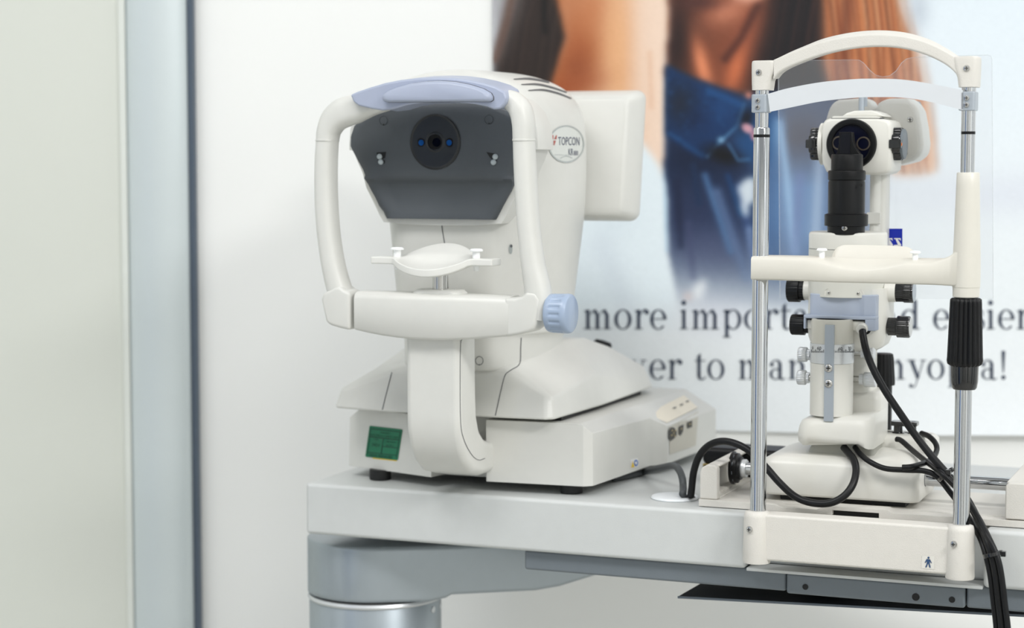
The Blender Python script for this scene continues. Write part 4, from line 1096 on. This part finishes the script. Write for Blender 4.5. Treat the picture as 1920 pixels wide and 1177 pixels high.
# neck and head: one shell lofted upwards
xc = -.005
def hsec(z, fy, wf, wb, by, ch=.014):
    pts = [(0, fy), (wf * .55, fy), (wf - ch, fy + .0005), (wf, fy + ch), (wf + (wb - wf) * .45, fy + .045), (wb - .002, .075), (wb, .115), (wb - .003, by - .022), (wb - .022, by - .003), (wb * .55, by)]
    out = [(xc + x, y, z) for x, y in pts] + [(xc, by, z)] + [(xc - x, y, z) for x, y in reversed(pts[1:])]
    return out
secs = [hsec(.138, -.0105, .066, .090, .150), hsec(.146, -.0105, .066, .090, .150), hsec(.165, -.0110, .066, .092, .152), hsec(.1815, -.0115, .066, .094, .153), hsec(.1830, -.0115, .0665, .101, .158), hsec(.1850, -.0125, .067, .1015, .158), hsec(.21, -.0175, .070, .104, .160),
        hsec(.25, -.0185, .073, .1085, .164), hsec(.29, -.0210, .0755, .1125, .168), hsec(.312, -.0225, .077, .1145, .170), hsec(.3165, -.0240, .0775, .115, .171), hsec(.335, -.0220, .080, .116, .173), hsec(.36, -.0220, .088, .1165, .175), hsec(.40, -.0250, .100, .1165, .176), hsec(.43, -.0250, .100, .115, .176),
        hsec(.452, -.0280, .096, .109, .173), hsec(.468, -.0250, .086, .0985, .166), hsec(.4795, -.0180, .070, .083, .155), hsec(.4880, -.0080, .048, .060, .135), hsec(.4925, .006, .028, .034, .105), hsec(.4935, .02, .012, .014, .08)]
bm = bmesh.new(); loft(bm, secs); HEAD = aobj('head', bm, M['white'], sub=2, sharp=70)
# front bezel, wider at the top and waisted below
def bez(s, y, dz=0):
    half = [(.000, .476), (.040, .4745), (.072, .4680), (.096, .4570), (.1105, .4430), (.1190, .4240), (.1205, .4060), (.1205, .3995), (.1150, .3985), (.1100, .3865), (.1030, .3725), (.0985, .3555), (.0895, .3395), (.0805, .3225), (.0755, .3150), (.040, .3125), (0, .3120)]
    pts = [(x * s, z) for x, z in half] + [(-x * s, z) for x, z in reversed(half[1:-1])]
    return [(xc + x, y, z + dz) for x, z in pts]
bm = bmesh.new(); loft(bm, [bez(.975, -.0295), bez(.995, -.0288), bez(1.0, -.0265), bez(1.008, -.0060), bez(1.0, .016)]); BZ = aobj('face_bezel', bm, M['white'], sharp=50)
# charcoal face plate with the overhanging brow and recessed lower part
rows = [(.4530, .030, -.0395), (.4505, .056, -.0410), (.4440, .082, -.0420), (.4360, .0985, -.0425), (.4270, .1080, -.0425), (.4150, .1125, -.0425), (.4040, .1130, -.0425), (.3990, .1105, -.0425), (.3880, .1040, -.0425), (.3760, .0965, -.0425), (.3700, .0945, -.0420), (.3660, .0935, -.0405), (.3625, .0928, -.0365), (.3590, .0918, -.0335), (.3520, .0885, -.0322), (.3440, .0835, -.0320), (.3340, .0775, -.0335), (.3270, .0735, -.0352), (.3225, .0710, -.0360), (.3195, .0690, -.0360)]
bm = bmesh.new(); NX = 40; g = []
for z, w, y in rows:
    row = []
    for i in range(NX + 1):
        a = -1 + 2 * i / NX
        e = min(1, (1 - abs(a)) * 9)
        # the recess fades out towards the ends of the brow line
        yy = y
        if .33 < z < .3670: yy = y - .0055 * max(0, (abs(a) - .72) / .28)
        row.append(bm.verts.new((xc + a * w, yy + .0035 * (1 - e) ** 2, z)))
    g.append(row)
for a, b in zip(g, g[1:]):
    for i in range(NX): face(bm, (a[i], a[i + 1], b[i + 1], b[i]))
r_ = [v for v in bm.edges if len(v.link_faces) == 1]
ex = bmesh.ops.extrude_edge_only(bm, edges=r_)
for v in [x for x in ex['geom'] if isinstance(x, bmesh.types.BMVert)]: v.co.y = max(v.co.y + .004, -.030)
FP = aobj('face_plate', bm, M['dark'], sharp=60)
fy = -.0425
def disc(name, u, v, r, prof, m, parent, y=fy, n=48):
    q = K.on(u, v, 1, y); bm = bmesh.new(); lathe(bm, prof, (q.x, y, q.z), (0, -1, 0), n); return aobj(name, bm, m, parent, sharp=40)
LD = disc('measuring_window', 816.5, 266, 0, [(.0318, -.002), (.0318, .0012), (.0308, .0020), (.0295, .0012), (.0280, .0012), (.0120, .0006), (.0110, .0014), (.0092, .0014), (.0088, -.001), (.0001, -.001)], M['lens'], FP)
disc('aperture', 816.5, 266, 0, [(.0087, .0007), (.0001, .0007)], M['pit'], LD)
q = K.on(819, 267, 1, fy); bm = bmesh.new(); lathe(bm, [(.0052, .0009), (.0001, .0009)], (q.x, fy, q.z), (0, -1, 0), 24); lab(obj('inner_lens', bm, M['glassdark'], LD, OK_), 'dark inner lens')
for u in (789.5, 843.5):
    d = disc('light_hole', u, 267, 0, [(.0052, .0010), (.0001, .0010)], M['pit'], LD, n=24)
    disc('blue_light', u + (1 if u < 800 else -.5), 267.5, 0, [(.0034, .0013), (.0001, .0013)], M['blueled'], d, n=20)
for u, v in ((719.5, 226), (917, 224)):
    disc('screw_cap', u, v, 0, [(.0057, -.001), (.0057, .0004), (.0052, .0004), (.0051, .0000), (.0048, .0000), (.0047, .0005), (.0001, .0006)], M['dark'], FP, n=32)
    disc('cap_notch', u + .3, v + 7.6, 0, [(.0008, .0009), (.0001, .0009)], M['pit'], FP, n=12)
for s, pts in ((1, [(706, 286), (724, 284.5), (722, 296), (717, 298), (722, 301), (721, 306), (713, 310), (709, 302)]), (-1, [(912, 285), (931, 288.5), (932, 296), (929, 310), (921, 307.5), (921, 304), (925, 300), (919, 296)])):
    bm = bmesh.new(); P = K.pts(pts, 1, fy - .0004); face(bm, [bm.verts.new(p) for p in P]); w = aobj('light_recess', bm, M['pit'], FP)
    for u, v in (((712, 293.5), (714.3, 303.5)) if s > 0 else ((928.8, 293.8), (925.6, 304.2))):
        disc('light_bulb', u, v, 0, [(.0034, .0002), (.0034, .0012), (.0026, .0026), (.0012, .0034), (.0001, .0036)], M['led'], w, n=20)
# seam lines, roof vents, badge and screw holes laid on the shell
bpy.context.view_layer.update(); TRH = bvh_world(HEAD, CV)
def strip(pts, w, m=6):
    P = smoothpath([(u, v, 0) for u, v in pts], m); out = []; N = len(P)
    for i in range(N - 1):
        d = (P[i + 1] - P[i]).normalized(); n = Vector((-d.y, d.x, 0)) * w / 2
        out.append([(P[i] + n)[:2], (P[i + 1] + n)[:2], (P[i + 1] - n)[:2], (P[i] - n)[:2]])
    return out
def wedge(pts, ws, m=8):
    P = smoothpath([(u, v, 0) for u, v in pts], m); out = []; N = len(P); ww = [np.interp(i / (N - 1) * (len(ws) - 1), range(len(ws)), ws) / 2 for i in range(N)]
    for i in range(N - 1):
        d = (P[i + 1] - P[i]).normalized(); n = Vector((-d.y, d.x, 0))
        out.append([(P[i] + n * ww[i])[:2], (P[i + 1] + n * ww[i + 1])[:2], (P[i + 1] - n * ww[i + 1])[:2], (P[i] - n * ww[i])[:2]])
    return out
for pts in ([(963, 149), (992, 148), (1022, 153), (1051, 162)], [(977, 159), (1007, 158.5), (1035, 164.5), (1062, 173.5)], [(990, 170), (1018, 169), (1045, 175), (1071, 185)]):
    decal('vent_slot', wedge(pts, [1.5, 3.6, 3.4, 2.2]), TRH, mat('vent_dark', (92, 92, 94), .7) if 'vent_dark' not in bpy.data.materials else bpy.data.materials['vent_dark'], HEAD, K, OK_, .0006)
for pts in ([(828, 410), (829.5, 430), (833.5, 455), (837, 490), (840, 545)], [(977, 633), (976, 650), (974, 682), (958, 694), (947, 704), (940, 730), (929, 779)], [(735, 698), (726, 732), (717, 768)]):
    decal('shell_seam', strip(pts, 1.4), TRH, M['seam'], HEAD, K, OK_, .0005)
bc = (1061, 270); ell = lambda k, n=40: [(bc[0] + 34 * k * math.cos(a), bc[1] + 35 * k * math.sin(a)) for a in np.linspace(0, 2 * PI, n, endpoint=False)]
def ringfaces(k0, k1, n=40):
    a, b = ell(k0, n), ell(k1, n); return [[a[i], a[(i + 1) % n], b[(i + 1) % n], b[i]] for i in range(n)]
BG = decal('badge', ringfaces(.001, .3) + ringfaces(.3, .6) + ringfaces(.6, .96), TRH, M['badge'], HEAD, K, OK_, .0005)
decal('badge_rim', ringfaces(.93, 1.0), TRH, M['rim'], BG, K, OK_, .0008)
f, w = text_faces('TOPCON', lambda x, y: (x, y), 1.0)
decal('maker_name', [[(1045.5 + p[0] / w * 40, 272 - p[1] * 22.5 + p[0] / w * .5) for p in fc] for fc in f], TRH, M['ink'], BG, K, OK_, .0009)
f, w = text_faces('KR', lambda x, y: (x, y), 1.0)
f2, w2 = text_faces('800', lambda x, y: (x, y), 1.0)
decal('model_name', [[(1064.5 + p[0] / w * 9, 291 - p[1] * 18) for p in fc] for fc in f] + [[(1074.5 + p[0] / w2 * 8.5, 291.3 - p[1] * 13) for p in fc] for fc in f2], TRH, M['ink'], BG, K, OK_, .0009)
decal('maker_logo', [[(1032, 261), (1035.2, 252.5), (1036.6, 254), (1036.3, 261)], [(1038, 261), (1041.6, 252.8), (1043, 254.5), (1042.4, 261)], [(1032.4, 263.5), (1034.6, 263.5), (1036.4, 272), (1034.8, 273)], [(1036.4, 263.5), (1041.4, 263.5), (1038, 273.5)]], TRH, M['red'], BG, K, OK_, .0009)
decal('badge_line', [[(1038, 289.6), (1063, 290.4), (1063, 291), (1038, 290.4)]] + strip([(1049, 297), (1056, 293.6), (1064, 293), (1072, 296.5)], 1.1), TRH, M['rim'], BG, K, OK_, .0009)
for pts in ([(957 + 3.6 * math.cos(a) , 467 + 9 * math.sin(a)) for a in np.linspace(0, 2 * PI, 20, endpoint=False)],):
    h_ = decal('oval_hole', [pts], TRH, M['rim'], HEAD, K, OK_, .0005)
    decal('hole_shadow', [[(958 + 2.2 * math.cos(a), 461 + 3 * math.sin(a)) for a in np.linspace(0, 2 * PI, 14, endpoint=False)]], TRH, M['seam'], h_, K, OK_, .0009)
a, b = [[(899 + r * math.cos(t), 676 + r * 1.12 * math.sin(t)) for t in np.linspace(0, 2 * PI, 24, endpoint=False)] for r in (7.6, 6.6)]
decal('round_plug', [[a[i], a[(i + 1) % 24], b[(i + 1) % 24], b[i]] for i in range(24)] + [[(898, 682.5), (900, 682.5), (900, 684.5), (898, 684.5)]], TRH, M['seam'], HEAD, K, OK_, .0006)
# tilting monitor behind the head
bm = bmesh.new()
def msec(y, z0, z1, hw, r, dx=0): return [(p[0] + dx, y, p[1]) for p in rrect(-.005 - hw, -.005 + hw, z0, z1, r, 6)]
loft(bm, [[(x, y - .012 * (z - .39) / .08 * -1, z) for x, y, z in r] for r in (msec(.186, .323, .461, .143, .008), msec(.1875, .320, .4645, .1465, .010), msec(.191, .3175, .467, .1490, .010), msec(.222, .312, .4745, .1565, .012), msec(.228, .3120, .4745, .1560, .012), msec(.231, .316, .470, .150, .012))])
aobj('monitor', bm, M['white'], sharp=50)
bm = bmesh.new(); box(bm, -.06, .05, .150, .190, .34, .44); aobj('monitor_mount', bm, M['white'], bev=.004)
# joystick tip showing behind the cover
bm = bmesh.new(); q = K.on(1128, 652, 1, .30); lathe(bm, [(.0095, -.045), (.0095, -.004), (.0120, .0), (.0125, .006), (.0100, .0095), (.0001, .0105)], q, (.25, .15, 1), 32); JA = aobj('joystick', bm, M['black'])
# ------ chin and forehead frame
fyc = -.090
def corner_block(bm, uv):
    b2 = bmesh.new(); prism(b2, [(p.x, p.z) for p in kp(uv)], 'xz', fyc - .0165, fyc + .016); bevel(b2, .0042, 4, 40)
    me = bpy.data.meshes.new('tmp'); b2.to_mesh(me); b2.free(); bm.from_mesh(me); bpy.data.meshes.remove(me)
def kp(uv, y=fyc): return [K.on(u, v, 1, y) for u, v in uv]
bm = bmesh.new()
sweep(bm, kp([(735, 190), (700, 196), (668, 204), (645, 211), (627, 225), (617, 245), (614, 264)]), [(.009, .013), (.012, .014), (.0165, .0150), (.0172, .0155), (.0152, .0155), (.0124, .0155), (.0114, .0155)], n=28)
aobj('upper_bracket', bm, M['white'], sharp=60)
bm = bmesh.new()
sweep(bm, kp([(614, 264), (612, 300), (611.5, 350), (613.5, 400), (618, 450), (626, 500), (636, 540), (644, 565), (650, 590)]), [(.0113, .0152), (.0114, .0155), (.0116, .0155), (.0117, .0155), (.0118, .0155), (.0122, .0155), (.0132, .0155), (.0150, .0155), (.015, .015)], n=28)
corner_block(bm, [(668.5, 546.8), (668.5, 617.3), (650, 613.5), (636, 609.5), (626, 605.5), (622.5, 599), (619, 584), (614, 560), (618, 548), (640, 536), (650, 535), (657, 542)])
aobj('side_arm', bm, M['white'], sharp=60)
bm = bmesh.new()
sweep(bm, kp([(944, 184), (962, 190), (976, 206), (982, 232), (982.5, 264)]), [(.0100, .0140), (.0112, .0150), (.0120, .0160), (.0116, .0160), (.0110, .0155)], n=28)
aobj('upper_bracket', bm, M['white'], sharp=60)
bm = bmesh.new()
sweep(bm, kp([(982.5, 264), (984, 300), (986.5, 350), (989.5, 400), (994, 450), (1000.5, 500), (1008, 540), (1010, 570), (1006, 596)]), [(.0109, .0152), (.0112, .0155), (.0114, .0155), (.0115, .0155), (.0116, .0155), (.0124, .0155), (.0140, .0155), (.0155, .0155), (.015, .015)], n=28)
corner_block(bm, [(954.5, 556.3), (954.5, 630.2), (985, 625), (1004, 620), (1012, 614), (1015, 606), (1020, 580), (1021, 560), (1014, 546), (996, 545), (988, 554), (975, 556.8)])
aobj('side_arm', bm, M['white'], sharp=60)
for uv, w in (((614, 263), .0115), ((982.5, 262.5), .0111)):
    p = K.on(uv[0], uv[1], 1, fyc); bm = bmesh.new()
    rg = []
    for dz, k in ((-.0012, .985), (-.0008, 1.02), (.0008, 1.02), (.0012, .985)):
        rg.append([(p.x + w * k * math.copysign(abs(math.cos(t)) ** (2 / 2.6), math.cos(t)), fyc + .0157 * k * math.copysign(abs(math.sin(t)) ** (2 / 2.6), math.sin(t)), p.z + dz) for t in np.linspace(0, 2 * PI, 32, endpoint=False)])
    loft(bm, rg); aobj('joint_ring', bm, M['creamp'] if False else M['white'], sharp=50)
bm = bmesh.new()
bot = [(667, 617.5), (690, 622.5), (720, 628), (750, 632), (780, 634.5), (815, 636), (850, 636.5), (890, 634.8), (920, 632.5), (956, 630)]
topb = [(667, 546.5), (690, 547), (720, 547.6), (750, 548.5), (780, 549.5), (815, 550.5), (850, 551.5), (890, 553), (920, 554.2), (956, 556)]
rings = []
for (u0, v0), (u1, v1) in zip(topb, bot):
    a, b = K.on(u0, v0, 1, fyc - .012), K.on(u1, v1, 1, fyc - .012)
    s = (u0 - 811) / 145; bow = -.006 * (1 - s * s)
    yf, yb = fyc - .0165 + bow, fyc + .016
    zt_, zb_ = a.z, b.z; rr = .008
    rings.append([(a.x, yf, zb_ + .003), (a.x, yf, zt_ - rr), (a.x, yf + .0015, zt_ - rr * .45), (a.x, yf + rr * .6, zt_ - .0012), (a.x, yf + rr * 1.1, zt_), (a.x, yb - .002, zt_), (a.x, yb, zt_ - .002), (a.x, yb, zb_ + .002), (a.x, yb - .002, zb_), (a.x, yf + .003, zb_)])
loft(bm, rings); CB = aobj('crossbar', bm, M['white'], sharp=50)
# stalk curving back into the base slot
x0, x1 = K.on(763, 700, 1, fyc).x, K.on(865, 700, 1, fyc).x
prof = [(-.1005, .196), (-.0985, .172), (-.0985, .100), (-.0970, .082), (-.0910, .062), (-.0790, .044), (-.0600, .030), (-.0350, .0235), (.021, .0235), (.021, .060), (-.010, .060), (-.026, .066), (-.040, .078), (-.047, .096), (-.049, .120), (-.050, .196)]
bm = bmesh.new(); prism(bm, prof, 'yz', x0 + .0015, x1 + .0015)
# slight flare where it meets the crossbar
STK = aobj('stalk', bm, M['white'], bev=.0085, seg=5, sharp=60)
bpy.context.view_layer.update(); trs = bvh_world(STK)
decal('seam', strip([(866, 636), (863.5, 645), (862.5, 700), (863.5, 790), (870, 825), (884, 852), (897, 862), (909, 859)], 1.0), trs, M['seam'], STK, K, OK_, .0004)
# chin rest: base boss, steel post, cup and paper pins
cxk, cyk = .0165, fyc + .002
pc = K.on(825, 545, 1, cyk); pt = K.on(825, 510, 1, cyk); cxk = pc.x
zb_ = K.on(825, 551, 1, cyk).z
bm = bmesh.new(); loft(bm, [[(p[0], p[1], z) for p in rrect(cxk - w, cxk + w + .001, cyk - d, cyk + d, min(d, w) * .7, 6)] for z, w, d in ((zb_ - .004, .032, .016), (zb_ + .0015, .030, .0155), (zb_ + .0050, .0265, .0145), (zb_ + .0056, .0250, .013))])
aobj('post_boss', bm, M['white'], sharp=60)
bm = bmesh.new(); lathe(bm, [(.0085, zb_ + .004), (.0085, pt.z - .0015), (.0092, pt.z - .001), (.0092, pt.z + .003)], (cxk, cyk, 0), (0, 0, 1), 36); aobj('post', bm, M['steel'])
zc = K.on(816, 488, 1, cyk).z
Lx, Rx = K.on(699, 487, 1, cyk - .010).x, K.on(936, 487, 1, cyk + .004).x
NXc, NYc = 36, 14; bm = bmesh.new(); top_, bot_ = [], []
xm = (Lx + Rx) / 2; hw = (Rx - Lx) / 2
for i in range(NXc + 1):
    a = -1 + 2 * i / NXc; x = xm + a * hw; core = max(0, 1 - (abs(a) / .62) ** 2)
    y0 = cyk - .016 - .016 * core ** .8; y1 = cyk + .010 + .022 * core
    rt, rb = [], []
    for j in range(NYc + 1):
        t = j / NYc; y = y0 + (y1 - y0) * t
        lift = core ** .9 * (.0155 * max(0, (t - .45) / .55) ** 1.6 - .0125 * max(0, 1 - ((t - .12) / .55) ** 2) if True else 0)
        z = zc + lift
        rt.append(bm.verts.new((x, y, z + .0035))); rb.append(bm.verts.new((x, y, z - .0045 - .001 * core)))
    top_.append(rt); bot_.append(rb)
for i in range(NXc):
    for j in range(NYc):
        face(bm, (top_[i][j], top_[i + 1][j], top_[i + 1][j + 1], top_[i][j + 1])); face(bm, (bot_[i][j], bot_[i][j + 1], bot_[i + 1][j + 1], bot_[i + 1][j]))
    face(bm, (top_[i][0], bot_[i][0], bot_[i + 1][0], top_[i + 1][0])); face(bm, (top_[i][-1], top_[i + 1][-1], bot_[i + 1][-1], bot_[i][-1]))
for i in (0, NXc):
    for j in range(NYc): face(bm, (top_[i][j], top_[i][j + 1], bot_[i][j + 1], bot_[i][j]))
aobj('chin_cup', bm, mat('chin_cup_white', (222, 222, 217), .3), bev=.0022, seg=3, sharp=60)
for u, v in ((745, 471), (893, 474)):
    p = K.on(u, v, 1, cyk); z0 = zc + .003
    bm = bmesh.new(); lathe(bm, [(.0027, z0 - .014), (.0043, z0 - .0005), (.0043, p.z + .0015), (.0075, p.z + .0018), (.0078, p.z + .0030), (.0060, p.z + .0046), (.0001, p.z + .0050)], (p.x, cyk, 0), (0, 0, 1), 24); aobj('paper_pin', bm, M['pin'], sharp=50)
# pale blue forehead rest and its pad
hp = [(656, 178), (668, 172.5), (690, 165), (720, 156), (750, 150), (785, 146), (820, 145), (850, 146), (880, 150), (908, 156), (930, 163), (946, 172), (950, 184), (947, 194), (938, 204), (926, 206), (912, 200), (890, 195.5), (860, 192.5), (825, 192), (790, 193), (762, 197.5), (740, 204.5), (716, 207.5), (695, 204), (672, 198.5), (662, 191), (659, 183)]
bm = bmesh.new(); P = kp(hp, fyc - .022)
cen = Vector((sum(p.x for p in P) / len(P), 0, sum(p.z for p in P) / len(P)))
loft(bm, [[(p.x, fyc - .0225, p.z) for p in P], [(p.x, fyc - .004, p.z + .0012) for p in P], [(p.x, fyc + .020, p.z + (.004 if p.z > cen.z else 0)) for p in P]])
FH = aobj('forehead_rest', bm, M['blue'], bev=.0028, seg=4, sharp=60)
pp = [(717, 183), (719, 178), (728, 171), (745, 164), (772, 156.5), (800, 152.5), (826, 151.5), (852, 153), (880, 158.5), (904, 166), (918, 174), (922, 181), (922, 187), (917, 190.5), (880, 190.5), (820, 191), (760, 191.5), (727, 191.5), (719, 189)]
P = kp(pp, fyc - .027); bm = bmesh.new()
cx_, cz_ = sum(p.x for p in P) / len(P), sum(p.z for p in P) / len(P)
sc = lambda k, y: [(cx_ + (p.x - cx_) * (1 - (1 - k) * .4), y, cz_ + (p.z - cz_) * k) for p in P]
loft(bm, [sc(.72, fyc - .0335), sc(.88, fyc - .0325), sc(.97, fyc - .0295), sc(1.0, fyc - .0260), sc(1.0, fyc - .0220)])
obj('forehead_pad', bm, M['blue'], FH, OK_, sharp=60)
bm = bmesh.new(); loft(bm, [sc(1.035, fyc - .0228), sc(1.035, fyc - .0220)]); obj('pad_seam', bm, M['seam'], FH, OK_)
# arms that tie the frame to the base of the forehead rest stay hidden behind it
bm = bmesh.new(); q = K.on(1045, 588, 1, fyc + .004)
kx = K.on(1040, 587, 1, fyc + .002)
lathe(bm, [(.0001, -.011), (.0180, -.011), (.0203, -.0100, 0), (.0213, -.0080, 0), (.0216, -.0040, 0), (.0216, -.0030, 1), (.0219, .0085, 1), (.0219, .0095, 0), (.0220, .0120, 0), (.0214, .0150, 0), (.0195, .0165, 0), (.0001, .0168)], (kx.x + .004, fyc + .002, kx.z), (1, 0, 0), 192, ribs=16, depth=.0014)
aobj('height_knob', bm, M['knobblue'], sharp=45)
# ------------------------------------------------------------------ cables
def cable(name, label, pts, r, m, frame=T, ties=(), group=None, root=None):
    o0 = root or pts[len(pts) // 2]
    bm = bmesh.new(); tube(bm, pts, r, 14, 10)
    bmesh.ops.translate(bm, verts=bm.verts[:], vec=-Vector(o0))
    o = obj(name, bm, M[m], sharp=180)
    o.location = frame.w(o0); o.rotation_euler = (0, 0, -math.radians(frame.deg))
    tag(o, label, 'cable', group)
    return o, Vector(o0)
def t(u, v, y): return T.on(u, v, 1, y)
OB = (.24, -.02, -.13)
BU = thing('cable_bundle', 'bundle of tied black cables running behind the right chrome pole and over the table edge', 'cable bundle', T.w(OB), T.deg)
def bcable(name, pts, r):
    bm = bmesh.new(); tube(bm, pts, r, 14, 10); return obj(name, bm, M['cable'], BU, OB, sharp=180)
lab(bcable('lamp_cable', [t(1617.3, 620.5, .0865), t(1619, 634, .079), t(1625, 660, .070), t(1638, 693, .064), t(1660, 733, .060), t(1690, 778, .056), t(1718, 818, .052), t(1746, 854, .046), t(1772, 884, .042), t(1796, 912, .040), t(1816, 940, .034), t(1834, 975, .018), t(1849, 1010, -.010), t(1861, 1045, -.018), t(1868, 1080, -.020), t(1873, 1125, -.020), t(1880, 1190, -.020), t(1884, 1290, -.018), t(1884, 1420, -.012)], .0041), 'thick black cable from the blue bracket')
bcable('cable', [t(1603, 838, .086), t(1614, 852, .072), t(1632, 866, .055), t(1660, 878, .053), t(1700, 881, .053), t(1735, 883, .053), t(1758, 894, .052), t(1781, 922, .049), t(1804, 952, .043), t(1824, 982, .027), t(1840, 1014, -.002), t(1850, 1047, -.013), t(1857, 1080, -.016), t(1863, 1130, -.016), t(1869, 1190, -.016), t(1873, 1290, -.014), t(1873, 1420, -.008)], .0031)
bcable('cable', [t(1681, 823, .134), t(1690, 826, .130), t(1712, 845, .112), t(1738, 866, .074), t(1764, 886, .0345), t(1790, 911, .032), t(1812, 937, .025), t(1833, 968, .009), t(1852, 1004, -.014), t(1870, 1044, -.0225), t(1878, 1080, -.0245), t(1884, 1130, -.0245), t(1891, 1190, -.0245), t(1895, 1290, -.022), t(1895, 1420, -.016)], .0031)
bcable('cable', [t(1728, 812, .152), t(1742, 818, .138), t(1754, 831, .130), t(1756, 845, .122), t(1747, 860, .098), t(1730, 869, .066), t(1708, 875, .0465), t(1692, 876, .0455)], .0031)
b5 = [t(1582, 838, .082), t(1592, 850, .073), t(1601, 862, .064), t(1605, 882, .052), t(1599, 908, .040), t(1582, 930, .032), t(1555, 943, .028), t(1520, 942, .029), t(1490, 930, .034), t(1462, 905, .040), t(1440, 880, .044), t(1415, 853, .050), t(1388, 835, .055), t(1358, 827, .060), t(1332, 833, .064), t(1312, 853, .068), t(1301, 883, .0685), t(1297, 915, .0685), t(1295, 932, .0685)]
C5, o5 = cable('looped_cable', 'black cable looping from the pedestal mouth past the left pole into the table grommet', b5, .0041, 'cable')
def k(u, v, z): return T.on(u, v, 2, z)
b6 = [k(1150, 896, .0055), k(1185, 889, .0055), k(1206, 884.5, .0052)] + [t(1222, 880.5, .195), t(1240, 876.5, .165), t(1262, 873, .135), t(1272, 879, .112), t(1279, 895, .098), t(1281, 914, .0900)] + [k(1280, 926, .0085)]
C6, o6 = cable('power_cable', 'dark grey power cable curving from under the autorefractor into the table grommet', b6, .0042, 'gcable')
# ties around the bundle
def tie(p, d, r, head):
    bm = bmesh.new(); lathe(bm, [(r, -.0022), (r + .0007, -.0018), (r + .0007, .0018), (r, .0022)], p, d, 28, cap=False)
    h = Vector(p) + head
    bmesh.ops.create_cube(bm, size=.0052, matrix=Matrix.Translation(h))
    o = obj('cable_tie', bm, M['gloss'], BU, OB, sharp=50)
    return lab(o, 'black cable tie')
tie(t(1774, 889, .0425), t(1796, 912, .040) - t(1752, 862, .042), .0098, Vector((.004, -.0085, .004)))
tie(t(1862, 1039, -.0165), t(1870, 1075, -.017) - t(1852, 1010, -.013), .0098, Vector((.0108, -.003, .002)))
# ------------------------------------------------------------------ adapter on the table behind the rail cover
OP = T.on(1290, 888, 2, 0)
q0 = Vector((-.085, .205, 0))
AD = thing('power_adapter', 'black power adapter lying on the table behind the left rail cover', 'adapter', T.w(q0), T.deg)
bm = bmesh.new(); box(bm, -.125, -.030, .208, .262, .0003, .0200); obj('lower_shell', bm, M['black'], AD, q0, bev=.003, seg=3)
bm = bmesh.new(); box(bm, -.125, -.030, .208, .262, .0215, .0420); obj('upper_shell', bm, M['black'], AD, q0, bev=.006, seg=4)
bm = bmesh.new(); box(bm, -.124, -.031, .2088, .261, .0195, .0220); lab(obj('seam_band', bm, M['brass'], AD, q0), 'pale seam line')
# ------------------------------------------------------------------ light
def area(name, loc, size, power, col=(1, 1, 1), rot=(0, 0, 0), sy=None):
    l = bpy.data.lights.new(name, 'AREA'); l.energy = power; l.color = col; l.shape = 'RECTANGLE'; l.size = size; l.size_y = sy or size
    o = bpy.data.objects.new(name, l); C.objects.link(o); o.location = loc; o.rotation_euler = rot; return o
area('ceiling_light', (1.6, .2, 2.5), .8, 56, (1, .99, .975), sy=.5)
area('ceiling_light', (-.9, 1.4, 2.62), .9, 19, (1, .99, .975), sy=.5)
area('ceiling_light', (1.5, 2.2, 2.65), .7, 9, (1, .99, .975), sy=.4)
area('ceiling_light', (.2, .6, 2.65), 1.2, 20, (1, .99, .975), sy=.6)
w = bpy.data.worlds.new('room_ambient'); bpy.context.scene.world = w; w.use_nodes = True
bg = w.node_tree.nodes['Background']; bg.inputs[0].default_value = (.94, .975, 1.0, 1); bg.inputs[1].default_value = .47
# rest of the room's walls and added strips, seen only in the chrome
bm = bmesh.new(); box(bm, -1.7, 2.7, -1.3, -1.2, 0, 2.7); struct('wall_front', bm, wall_mat('wall_paint_warm', (238, 238, 235)))
bm = bmesh.new(); box(bm, 2.6, 2.7, -1.2, WALL_Y, 0, 2.7); struct('wall_right', bm, wall_mat('wall_paint_cool', (236, 239, 240)))
bm = bmesh.new(); box(bm, -1.7, -1.6, -1.2, WALL_Y, 0, 2.7); struct('wall_left', bm, wall_mat('wall_paint_left', (236, 239, 240)))
for i, (xa_, xb_, c_, z_) in enumerate(((-.10, .06, (34, 36, 42), 2.1), (1.05, 1.40, (26, 28, 32), 2.1), (-1.3, -1.05, (62, 68, 80), 2.1))):
    bm = bmesh.new(); box(bm, xa_, xb_, -1.2, -1.17, 0, z_); struct('door_%d' % (i + 1), bm, mat('door_paint_%d' % i, c_, .5))  # invented dark uprights, added to put dark stripes in the chrome poles
for i, (xw_, ya_, yb_, c_) in enumerate(((2.57, .1, .5, (40, 44, 52)), (2.57, 1.25, 1.45, (66, 70, 78)), (-1.6, .55, .85, (66, 132, 214)), (-1.6, .88, 1.2, (22, 32, 56)), (-1.6, 1.9, 2.05, (60, 64, 70)))):
    bm = bmesh.new(); box(bm, xw_, xw_ + .03, ya_, yb_, 0, 2.1); struct('trim_%d' % (i + 4), bm, mat('trim_paint_%d' % i, c_, .5))  # made-up wall strips, added for the blue and dark reflections in the chrome
sc_ = bpy.context.scene
sc_.view_settings.view_transform = 'Standard'; sc_.view_settings.look = 'None'; sc_.view_settings.exposure = -0.12
cam_setup()
